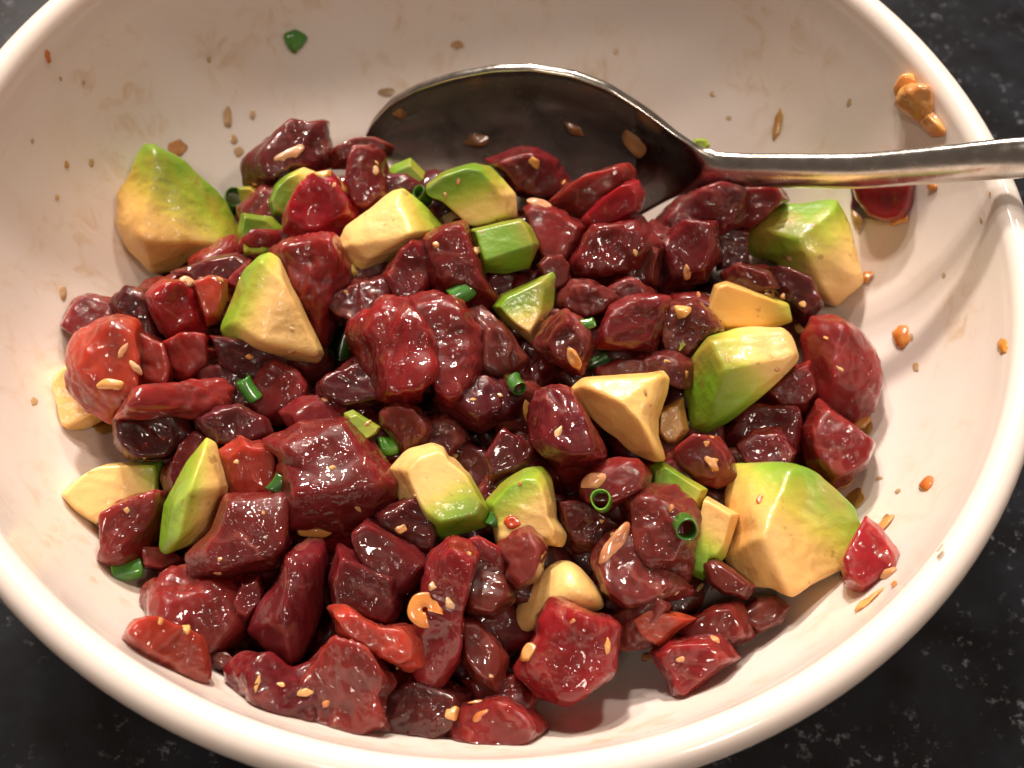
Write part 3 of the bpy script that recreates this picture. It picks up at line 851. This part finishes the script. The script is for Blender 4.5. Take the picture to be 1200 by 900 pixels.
T('G', 'B', 7, [(738, 190), (840, 178), (920, 240), (948, 290), (870, 332), (820, 382), (730, 372), (720, 280)], rough=1.5)
T('G', 'B', 4, [(478, 440), (560, 398), (640, 400), (730, 370), (812, 420), (822, 512), (760, 512), (720, 450), (640, 480), (500, 470)], rough=1.4)
T('G', 'V', 10, [(208, 600), (230, 540), (300, 508), (370, 540), (430, 640), (483, 770), (440, 804), (350, 792), (220, 732), (208, 690)], rough=1.3, label='tuna cube with a yellow garlic slice on one end, overlapping the pale notched flake')
T('G', 'B', 2, [(0, 240), (80, 258), (192, 400), (150, 452), (50, 482), (-10, 440)], rough=1.3)
T('G', 'D', 2, [(0, 480), (100, 478), (202, 560), (150, 642), (20, 630)], rough=1.4)
T('G', 'D', 3, [(38, 800), (110, 698), (190, 740), (242, 800), (150, 842), (60, 892)], rough=1.6)
T('G', 'B', 6, [(238, 40), (270, 3), (330, -2), (362, 40), (340, 102), (290, 132)])
T('E', 'C', 7, [(458, 160), (510, 108), (600, 93), (640, 140), (662, 220), (662, 290), (540, 332), (490, 262)])
T('E', 'O', 7, [(638, 110), (690, 88), (747, 100), (747, 170), (722, 242), (680, 262), (660, 200)])
T('E', 'R', 4, [(118, 270), (180, 160), (210, 146), (310, 180), (332, 250), (270, 290), (190, 322)], half=5, power=64, rough=.7)
T('E', 'D', 5, [(313, 180), (360, 123), (440, 150), (472, 250), (502, 320), (430, 300), (350, 270)], rough=1.8)
T('E', 'O', 9, [(133, 470), (180, 340), (250, 268), (330, 253), (400, 280), (430, 380), (420, 480), (430, 602), (310, 632), (200, 562), (150, 512)], rough=.95, half=5, power=30, label='large orange red tuna lump with pale sinews over the yellow avocado scrap')
T('E', 'P', 7, [(380, 290), (500, 350), (532, 450), (520, 532), (420, 510), (390, 410)])
T('E', 'P', 8, [(338, 625), (420, 518), (600, 500), (720, 483), (763, 520), (752, 592), (660, 634), (560, 612), (440, 634)], rough=1.3)
T('E', 'R', 5, [(498, 350), (560, 325), (662, 325), (672, 430), (600, 482), (530, 452)])
T('E', 'D', 4, [(338, 640), (440, 630), (600, 610), (642, 700), (520, 782), (400, 788), (343, 730)])
T('E', 'D', 4, [(630, 640), (800, 588), (902, 640), (912, 702), (800, 752), (700, 745)], rough=1.3)
T('E', 'B', 4, [(655, 345), (710, 360), (722, 420), (680, 452)], rough=1.4)
T('E', 'D', 1, [(700, 320), (850, 340), (1000, 400), (1000, 520), (850, 510), (740, 430)])
T('E', 'V', 4, [(745, 110), (790, 60), (840, 25), (830, 90), (800, 140)])
T('A', 'D', 1, [(690, 895), (800, 850), (920, 830), (990, 860), (960, 915), (800, 940)])

# under the spoon's neck, and the near edge of the heap below the lip
T('X', 'V', 2, [(765, 270), (795, 238), (845, 218), (880, 226), (870, 258), (835, 296), (790, 312)])
T('X', 'D', 3, [(845, 232), (905, 216), (922, 236), (890, 262), (850, 268)])
T('X', 'B', 1, [(690, 300), (740, 270), (775, 290), (770, 330), (720, 345)])
T('X', 'R', 3, [(440, 800), (490, 785), (530, 805), (528, 838), (480, 846), (446, 832)])
T('X', 'R', 3, [(548, 800), (600, 792), (628, 818), (610, 850), (565, 848)], half=3)
# scraps that show in the gaps between the cubes
pts = []
for _ in range(6000):
    x, y = rnd.uniform(40, 1060), rnd.uniform(150, 900)
    inside = False
    for k in range(len(HEAP)):
        (xa, ya), (xb, yb) = HEAP[k], HEAP[(k + 1) % len(HEAP)]
        xa, ya, xb, yb = 560 + (xa - 560) * .93, 500 + (ya - 500) * .93, 560 + (xb - 560) * .93, 500 + (yb - 500) * .93
        if (ya > y) != (yb > y) and x < (xb - xa) * (y - ya) / (yb - ya) + xa: inside = not inside
    if not inside: continue
    if all((x - a) ** 2 + (y - b_) ** 2 > 47 ** 2 for a, b_ in pts): pts.append((x, y))
    if len(pts) >= 175: break
for x, y in pts:
    n, r0 = rnd.randint(5, 7), rnd.uniform(32, 50)
    a0 = rnd.uniform(0, 6.3)
    tuna('X', rnd.choice('DBVVRR'), rnd.choice((-5.5, -3.5, -1.5)), [(x + r0 * rnd.uniform(.75, 1.15) * math.cos(a0 + 6.283 * k / n), y + r0 * rnd.uniform(.65, 1.05) * math.sin(a0 + 6.283 * k / n)) for k in range(n)],
         rough=1.4, sub=4, label='SCRAP')

used = {}
for o, key, size, c, label, w, h in TUNAS:
    if label and label != 'SCRAP':
        tag(o, label, 'tuna', 'tuna cubes in the salad')
        continue
    d = sorted(AVOS, key=lambda a: float(np.sum((a[1] - c) ** 2)))
    if label == 'SCRAP':
        o.name = 'tuna_scrap'
        tag(o, '%s tuna scrap in the gaps below %s' % (TWORD[key], d[0][0]), 'tuna', 'dark tuna scraps in the gaps of the salad')
        continue
    shape = 'long' if max(w, h) / min(w, h) > 1.55 else ('small' if size < 8.5 else ('large' if size > 13.5 else 'chunky'))
    text = '%s %s tuna cube beside %s' % (shape, TWORD[key], d[0][0])
    for k in range(1, 5):
        if text not in used: break
        t2 = '%s %s tuna cube between %s and %s' % (shape, TWORD[key], d[0][0], d[k][0])
        if len(t2.split()) <= 16: text = t2
    used[text] = 1
    tag(o, text, 'tuna', 'tuna cubes in the salad')

# what a small bit actually lies on: the first surface met along its sight line
from mathutils.bvhtree import BVHTree
def scene_tree():
    V, F, n = [], [], 0
    for o in list(col.objects):
        if o.type != 'MESH' or o.name.startswith('counter'): continue
        base = o.location if o.parent is None else o.parent.location + o.location
        V += [v.co + base for v in o.data.vertices]
        F += [[n + i for i in p.vertices] for p in o.data.polygons]
        n = len(V)
    return BVHTree.FromPolygons(V, F)
TREE = scene_tree()
def surface(x, y):
    d = ray(x, y)
    h, n, i, t = TREE.ray_cast(W(EYE), Vector(d), 1.0)
    if h is None: return on_wall(x, y)[0], d, on_wall(x, y)[1]
    p = np.array(h[:]) / S
    p[2] += TABLE
    nn = np.array(n[:])
    if nn @ d > 0: nn = -nn
    return p, d, nn

# ------------------------------------------------------------------ chives
def tube_mesh(a, b_, ro, ri, bend=0.0, n=18, m=7, seed=1):
    ax = b_ - a
    L = np.linalg.norm(ax); ax = ax / L
    t = np.array([0, 0, 1.0]) if abs(ax[2]) < .8 else np.array([1.0, 0, 0])
    e1 = np.cross(ax, t); e1 /= np.linalg.norm(e1); e2 = np.cross(ax, e1)
    rg = random.Random(seed)
    sq, ph = rg.uniform(.78, .98), rg.uniform(0, 3.1)
    V, F = [], []
    def ring(s, r):
        for k in range(n):
            an = 2 * math.pi * k / n
            q = 1 + .05 * math.sin(3 * an + ph)
            V.append(a + ax * (L * s + .25 * math.sin(an + ph)) + (e1 * math.cos(an) + e2 * math.sin(an) * sq) * r * q + e1 * bend * 4 * s * (1 - s))
    for i in range(m): ring(i / (m - 1), ro)
    for i in range(m): ring(1 - i / (m - 1), ri)
    R = 2 * m
    for i in range(R):
        for k in range(n):
            F.append((i * n + k, i * n + (k + 1) % n, ((i + 1) % R) * n + (k + 1) % n, ((i + 1) % R) * n + k))
    return V, F
def chive(reg, p0, p1, width, lift, label, tint=(1, 1, 1), end_on=0.0, up=1.2):
    (x0, y0), (x1, y1) = px(reg, [p0, p1])
    wpx = width * REG[reg][2]
    A, d, nn = surface((x0 + x1) / 2, (y0 + y1) / 2)
    dep = (A - EYE) @ d - .35 * wpx / 2 * ((A - EYE) @ d) / (600 * FL)
    r = wpx / 2 / (600 * FL / dep)
    def at(x, y, tw):
        q = ray(x, y); return EYE + q * ((dep - tw) / (q @ d))
    a, b_ = at(x0, y0, end_on / 2), at(x1, y1, -end_on / 2)
    V, F = tube_mesh(a, b_, r, r * .80, seed=int(x0 + y0), bend=.3)
    o = link_mesh('chive', into_bowl(np.array(V)), F, CHIVE)
    bv = o.modifiers.new('soft', 'SUBSURF'); bv.levels = bv.render_levels = 1
    o.color = tuple(tint) + (1,)
    return tag(o, label, 'chive', 'cut chives in the salad')
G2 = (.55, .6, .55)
chive('F', (762, 165), (838, 118), 82, 13, 'short dark chive piece lying below the plain lime green avocado cube')
chive('F', (352, 292), (322, 438), 80, 9, 'longest dark chive piece, upright below the pointed yellow avocado wedge', G2)
chive('F', (478, 742), (550, 733), 78, 10, 'light green chive piece beside the tiny lime avocado bit', (1.6, 1.5, 1))
chive('G', (140, 478), (165, 520), 62, 9, 'hollow dark chive ring with an orange garlic bit at its mouth', G2, -3.5)
chive('G', (400, 262), (455, 256), 42, 13, 'small green chive bit on a sparkling tuna cube')
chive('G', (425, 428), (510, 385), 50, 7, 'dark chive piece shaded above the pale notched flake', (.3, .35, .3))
chive('E', (815, 478), (868, 560), 62, 6, 'green chive piece in the dark gap right of the pink tuna strip', (.8, .9, .8))
chive('I', (228, 572), (352, 548), 78, 4, 'green chive piece sticking out under the glittering tuna cube', (.9, 1, .9))
chive('I', (860, 250), (905, 190), 62, 8, 'dark chive piece wedged beside the largest smooth tuna block', (.35, .4, .35))
chive('K', (545, 282), (558, 290), 84, 16, 'bright green hollow chive ring on a red tuna cube', (1.9, 1.5, 1), 5.5)
chive('K', (860, 378), (885, 405), 92, 15, 'dark green hollow chive ring beside the narrow avocado strip', G2, -5)
chive('K', (112, 385), (140, 340), 60, 6, 'dark chive piece behind the tip of the two-tone avocado slice', G2)
chive('B', (82, 600), (74, 625), 78, 7, 'hollow chive ring on the wall side between two green avocado chunks', (.9, .9, .8), 4.5)
chive('B', (800, 580), (835, 615), 60, 11, 'dark hollow chive ring between the spoon and the yellow avocado block', G2, 3)
# a flat cut of green on the far wall
def leaf_bit():
    P = [on_wall(x, y, .4)[0] for x, y in px('X', [(331, 40), (345, 34), (360, 42), (357, 51), (345, 64), (337, 56)])]
    n = on_wall(345, 48)[1]
    Q = [p + n * .5 for p in P]
    V = np.array(P + Q); k = len(P)
    v, F = chunk(V, 14, 3, .02, .01, 5)
    o = link_mesh('chive', into_bowl(v), F, CHIVE)
    tag(o, 'flat green chive cut stuck high on the empty far wall', 'chive', 'cut chives in the salad')
leaf_bit()

# ------------------------------------------------------------------ garlic, ginger and chilli bits
NB = [0]
def bit(reg, p0, p1, width, lift, label, tint=(1, 1, 1), name='garlic_bit', mat=None, onwall=False, flat=.75, cat='garlic', power=7):
    """a small grated bit: a rounded chip from p0 to p1"""
    (x0, y0), (x1, y1) = px(reg, [p0, p1])
    wpx = width * REG[reg][2]
    NB[0] += 1
    rg = random.Random(900 + NB[0])
    cx, cy = (x0 + x1) / 2, (y0 + y1) / 2
    if onwall:
        A, nrm = on_wall(cx, cy)
        d = ray(cx, cy)
    else:
        A, d, nn = surface(cx, cy)
        nrm = nn * .7 - d * .5
        nrm = nrm / np.linalg.norm(nrm)
    dep = (A - EYE) @ d
    k = dep / (600 * FL)
    tv = RGT * (x1 - x0) - UPV * (y1 - y0)
    tv = tv - nrm * (tv @ nrm)
    L = math.hypot(x1 - x0, y1 - y0) * k / 2
    tv = tv / max(np.linalg.norm(tv), 1e-6) if L > .01 else np.cross(nrm, RGT)
    sv = np.cross(nrm, tv)
    w = wpx * k / 2
    P = [A + tv * L * 1.1, A - tv * L * 1.1]
    for _ in range(11):
        q = np.array([rg.gauss(0, 1) for _k in range(3)]); q /= np.linalg.norm(q)
        P.append(A + tv * L * q[0] * 1.15 + sv * w * q[1] * 1.25 + nrm * w * flat * q[2] * 1.1)
    v, F = chunk(np.array(P) - nrm * w * .15, power * 1.6, 4, .13, .07, 300 + NB[0], fibre=tv, grow=1.08)
    if onwall: v = v + nrm * w * flat * .6
    o = link_mesh(name, into_bowl(v), F, mat or GARLIC)
    kk = rg.uniform(.85, 1.15)
    o.color = tuple(t * kk for t in tint) + (1,)
    return tag(o, label, cat, 'garlic and chilli bits in the salad')
PALE, ORG, BRN, PNK = (1.15, 1.25, 1.35), (1.05, .85, .5), (.5, .38, .3), (1.0, .85, .95)
bit('B', (250, 468), (352, 400), 46, 8, 'pale garlic strip lying on the highest dark tuna cube', (.9, .85, .9))
bit('B', (622, 490), (648, 500), 44, 13, 'round pale garlic bit on the wine red cube before the spoon', PALE)
bit('B', (395, 512), (460, 505), 50, 3, 'yellow garlic piece behind the crimson cube near the spoon tip', (1.2, 1.2, .7))
bit('B', (480, 530), (530, 600), 40, 3, 'orange garlic strip between two red cubes near the spoon tip', ORG)
bit('B', (700, 245), (745, 295), 50, 14, 'brown garlic bit stuck on the rim of the spoon tip', BRN)
bit('C', (150, 400), (250, 360), 62, -2, 'brown shaded garlic sliver inside the spoon hollow near its tip', BRN)
bit('C', (535, 290), (605, 365), 40, -1, 'thin brown garlic sliver in the middle of the spoon hollow', BRN)
bit('C', (790, 335), (835, 440), 72, -2, 'tan garlic chunk inside the spoon near its neck', (.8, .7, .6), power=10)
bit('C', (395, 615), (490, 645), 50, 9, 'smooth pinkish garlic piece between the slab and wine red cubes', PNK)
bit('C', (55, 680), (125, 700), 62, 10, 'pale cream garlic cube beside the brown-stained avocado slab', PALE, power=10)
bit('C', (395, 450), (435, 500), 50, 13, 'orange garlic smear on the tuna against the spoon', ORG)
bit('D', (800, 138), (868, 122), 74, 0, 'small orange garlic lump, upper of the cluster on the far wall', (1.1, .9, .5), onwall=True)
bit('D', (828, 155), (922, 230), 135, 0, 'roundest orange garlic lump in the cluster on the far wall', (1.05, .85, .45), onwall=True, power=4)
bit('D', (875, 245), (965, 268), 62, 0, 'lower orange garlic crumb of the cluster on the far wall', (1.1, .9, .5), onwall=True)
bit('D', (660, 525), (695, 600), 46, 7, 'tan garlic strip behind the avocado under the handle', (1, .9, .7))
bit('D', (895, 440), (935, 450), 26, 0, 'small orange garlic bit below the spoon handle by the lip', ORG, onwall=True)
bit('D', (785, 560), (850, 550), 40, 0, 'orange garlic bit under the lone cube by the spoon handle', ORG, onwall=True)
bit('E', (250, 515), (345, 505), 56, 17, 'oval golden garlic chip on the large orange red tuna lump', (1.1, 1, .6), power=5)
bit('E', (330, 410), (365, 340), 26, 17, 'thin pale sinew strip on the orange red tuna lump, upper one', PNK)
bit('E', (380, 410), (415, 465), 26, 16, 'thin pale sinew strip on the orange red tuna lump, lower one', PALE)
bit('E', (570, 98), (635, 108), 34, 12, 'white garlic strip on top of the crimson cube', PALE)
bit('E', (735, 140), (775, 185), 46, 10, 'orange garlic bit against the pointed yellow wedge', ORG)
bit('F', (975, 440), (990, 500), 40, 11, 'small orange garlic bit at the mouth of a hollow dark chive', ORG)
bit('G', (185, 560), (190, 650), 40, 14, 'yellow garlic slice stuck to the end of a wine red cube', (1.2, 1.15, .55))
bit('G', (295, 715), (330, 660), 26, 18, 'thin cream garlic sliver on a tuna cube near the notched flake', PALE)
bit('G', (355, 360), (395, 450), 44, 12, 'orange pointed garlic bit hanging off a sparkling cube', ORG)
bit('G', (770, 200), (830, 215), 66, 15, 'yellow garlic cube sitting on sparkling brown tuna', (1.2, 1.1, .6), power=11)
bit('G', (710, 415), (765, 430), 34, 12, 'small yellow garlic bit above the tip of the pale notched flake', (1.1, 1.05, .6))
bit('G', (880, 790), (940, 835), 52, 14, 'tan garlic lump on a round tuna cube beside the green sliver', (1.1, 1, .8))
bit('H', (280, 140), (375, 142), 44, 11, 'flat golden garlic chip on the brownish avocado block', (1.15, 1.05, .6))
bit('H', (380, 285), (430, 230), 34, 6, 'thin golden garlic strip behind the ridged half green avocado', (1.1, 1, .6))
bit('H', (575, 590), (665, 600), 46, 0, 'pale yellow garlic crumb between two cubes at the white wall', (1.2, 1.2, .8), onwall=True)
bit('H', (540, 820), (610, 775), 46, 0, 'golden garlic bit behind the top of the largest avocado cube', (1.1, .95, .5), onwall=True)
bit('H', (632, 75), (675, 75), 34, 0, 'orange garlic drop at the corner of the avocado under the handle', ORG, onwall=True)
bit('J', (165, 402), (295, 408), 58, 14, 'glossy orange garlic chip under the largest smooth tuna block', (.95, .7, .35), power=5)
bit('J', (535, 395), (595, 405), 46, 17, 'tan garlic bit on the dark sparkling tuna lump', (.95, .8, .6))
bit('J', (735, 690), (780, 690), 48, 18, 'small cream garlic cube beside the curled chilli flake', PALE, power=11)
bit('J', (675, 620), (705, 632), 34, 18, 'tiny pale garlic dot above the curled chilli flake', PALE)
bit('K', (470, 235), (560, 190), 52, 15, 'rough pinkish garlic piece on the cube with the bright chive ring', (1, .8, .75))
bit('K', (545, 530), (650, 380), 72, 14, 'long ribbed pinkish garlic clove piece in brown tuna', (1, .75, .7), power=6)
bit('L', (165, 130), (200, 165), 62, 13, 'tan garlic knob set on a round dark tuna cube', (1.1, .95, .75))
bit('L', (840, 415), (885, 345), 34, 0, 'orange garlic strip on the wall behind the lone crimson cube', ORG, onwall=True)
bit('L', (825, 560), (910, 600), 62, 13, 'pale garlic lump on the front of the lone crimson cube', (1.15, .95, .75))
bit('L', (745, 715), (860, 640), 52, 0, 'long orange garlic strip at the foot of the lone crimson cube', ORG, onwall=True)
bit('L', (885, 625), (912, 612), 40, 0, 'pale orange garlic crumb at the lip beside the lone crimson cube', (1.15, .95, .7), onwall=True)
bit('L', (365, 265), (368, 310), 28, 15, 'small brown chilli seed on top of the largest avocado cube', (.75, .45, .2))
bit('L', (675, 245), (730, 205), 32, 0, 'golden garlic strip on the wall above the largest avocado cube', (1.1, .9, .5), onwall=True)
bit('M', (940, 740), (1010, 735), 40, 14, 'tan garlic bit on wine red tuna near the lip', (.95, .85, .6))
bit('M', (725, 740), (745, 650), 26, 13, 'thin tan garlic strip on wine red tuna near the lip', (.95, .85, .6))
bit('M', (355, 410), (400, 425), 42, 16, 'yellow garlic bit between the two lowest lumps beside the flecked granite side', (1.1, 1, .65))
bit('M', (235, 380), (262, 375), 30, 13, 'tiny orange garlic dot on the lumps beside the flecked granite side', ORG)
bit('N', (650, 800), (715, 770), 60, 13, 'orange garlic bit on red tuna beside bare white glass', ORG)
bit('N', (985, 530), (1075, 480), 80, 13, 'torn orange garlic piece on the edge of the biggest crimson cube', ORG)
bit('N', (770, 830), (850, 770), 38, 14, 'orange streak of garlic on the lowest red tuna', (1, .55, .3))
bit('O', (372, 430), (372, 350), 26, 19, 'thin golden garlic strip on the biggest crimson cube', (1.1, .9, .5))
bit('O', (800, 350), (780, 375), 40, 14, 'pale edge of garlic on the square cut red cube', (1, .75, .6))
bit('O', (510, 450), (545, 440), 50, 8, 'brown orange garlic crumb between crimson and square red cubes', (.8, .5, .35))
bit('K', (160, 375), (240, 370), 60, 12, 'red orange chilli paste smear on the stained avocado face', (1.0, .38, .14), name='chilli_bit', mat=DROP, cat='chilli', flat=.4)
# curled chilli flake: a bent strip
def flake():
    A, d, nn = surface(*px('J', [(660, 715)])[0])
    A = A - d * .5
    e1 = RGT - d * (RGT @ d); e1 /= np.linalg.norm(e1); e2 = np.cross(e1, d)
    V, F = [], []
    n = 22
    for i in range(n + 1):
        a = math.radians(75 + 300 * i / n)
        for r, h in ((.3, -.35), (2.75 + .15 * math.sin(5 * a), -.25), (2.75, .3), (.3, .35)):
            V.append(A + (e1 * math.cos(a) - e2 * math.sin(a)) * r - d * h)
    for i in range(n):
        for k in range(4): F.append((i * 4 + k, i * 4 + (k + 1) % 4, (i + 1) * 4 + (k + 1) % 4, (i + 1) * 4 + k))
    F += [(0, 1, 2, 3), (n * 4 + 3, n * 4 + 2, n * 4 + 1, n * 4)]
    o = link_mesh('chilli_flake', V, F, GARLIC)
    s = o.modifiers.new('soft', 'SUBSURF'); s.levels = s.render_levels = 2
    o.color = (.95, .62, .22, 1)
    tag(o, 'curled orange chilli flake on tuna above the torn orange scrap', 'chilli')
flake()
# drops of marinade splashed on the bare glass
def drop(x, y, w, h, tint, label, ang=0.0, thick=.22):
    A, n = on_wall(x, y)
    k = ((A - EYE) @ FWD) / (600 * FL)
    a = math.radians(ang)
    e1 = RGT - n * (RGT @ n); e1 /= np.linalg.norm(e1)
    e2 = np.cross(n, e1)
    D, F = ico(3)
    NB[0] += 1
    V = []
    for q in D:
        u, v = q[0] * w * k / 2, q[1] * h * k / 2
        f = 1 + .38 * noise.noise(Vector((q[0] * 1.4 + NB[0], q[1] * 1.4, q[2])))
        u2, v2 = u * math.cos(a) - v * math.sin(a), u * math.sin(a) + v * math.cos(a)
        V.append(A + e1 * u2 * f + e2 * v2 * 1.15 * f + n * (q[2] * thick * min(w, h) * k + .02))
    o = link_mesh('sauce_drop', V, F, DROP)
    o.color = tuple(tint) + (1,)
    return tag(o, label, 'sauce drop', 'sauce drops on the bowl wall')
OR, TN, FA = (1, 1, 1), (.95, 1.5, 3.0), (1.05, 2.2, 6.5)
drop(56, 66, 8, 14, OR, 'orange red sauce drop alone high on the wall far from the spoon')
drop(1057, 395, 22, 28, (1.1, 1.3, 1), 'glossy orange sauce drop on the bare wall beside the big round edged cube', 10, .35)
drop(1175, 406, 15, 26, (1.2, 1.7, 1.6), 'orange sauce drop just under the lip, level with the big round edged cube', -20, .2)
drop(1086, 568, 20, 22, (1.1, 1.1, 1), 'orange sauce drop on the bare wall beside the largest avocado cube', -30, .3)
SM = 'faint dried brown sauce speck on the bare bowl wall'
for x, y, w, h, t, a in [(207, 174, 24, 17, TN, 20), (267, 138, 11, 20, FA, 0), (274, 163, 9, 9, FA, 0), (453, 108, 18, 9, (.55, 1.0, 1.2), 5), (296, 134, 7, 8, FA, 0), (280, 178, 12, 11, FA, 0),
                         (536, 53, 14, 8, TN, 0), (78, 193, 7, 8, TN, 0), (67, 231, 6, 6, FA, 0), (38, 165, 5, 5, FA, 0), (71, 92, 5, 5, FA, 0), (107, 190, 7, 9, FA, 0), (74, 342, 10, 15, FA, 15),
                         (911, 146, 10, 30, (.9, 1.5, 1.8), -12), (835, 110, 6, 6, FA, 0), (854, 139, 7, 5, FA, 0), (995, 121, 7, 9, FA, 0), (1073, 430, 9, 12, FA, 0), (1068, 395, 6, 10, FA, 0), (1038, 610, 12, 22, TN, -30),
                         (1052, 575, 8, 6, FA, -40), (1106, 323, 6, 7, FA, 0), (1160, 227, 4, 4, TN, 0), (1150, 258, 5, 8, FA, 0), (1012, 655, 9, 20, TN, 40), (1102, 642, 16, 8, FA, 20), (40, 470, 10, 12, FA, 0), (1030, 560, 10, 4, FA, -35),
                         (196, 196, 6, 5, FA, 0), (98, 96, 4, 5, FA, 0), (245, 70, 6, 6, FA, 0), (722, 60, 6, 5, FA, 0), (700, 118, 5, 6, FA, 0)]:
    drop(x, y, w, h, t, SM, a, .04)

# grated crumbs sticking all over the heap
rc = random.Random(21)
n = 0
while n < 60:
    x, y = rc.uniform(110, 1000), rc.uniform(190, 860)
    h, nn, idx, t = TREE.ray_cast(W(EYE), Vector(ray(x, y)), 1.0)
    if h is None: continue
    p, d, nn = surface(x, y)
    if p[2] < wall(math.hypot(p[0], p[1])) + 2.5 or math.hypot(x - 560, (y - 510) * 1.15) > 440: continue
    n += 1
    L, a, w = rc.uniform(3, 9) * (1 if rc.random() < .75 else 2.2), rc.uniform(0, 6.3), rc.uniform(4, 10)
    tint = rc.choice([(1.05, 1, .8), (1.1, 1.1, .95), (.95, .7, .4), (.8, .55, .4), (1, .85, .8)])
    bit('X', (x, y), (x + L * math.cos(a), y + L * math.sin(a)), w, 0, 'tiny tan garlic crumb stuck to the glossy tuna heap', tint)

# thin wet marinade where the heap meets the glass
for x, y, w, h, a in [(1012, 500, 20, 34, 10), (1002, 585, 24, 30, -25), (890, 735, 60, 16, 28), (655, 812, 46, 18, 10), (205, 655, 24, 30, 20), (160, 530, 34, 18, 30), (120, 500, 26, 18, 30)]:
    drop(x, y, w, h, (.95, 1.7, 2.4), 'thin amber smear of wet marinade along the edge of the heap', a, .02)
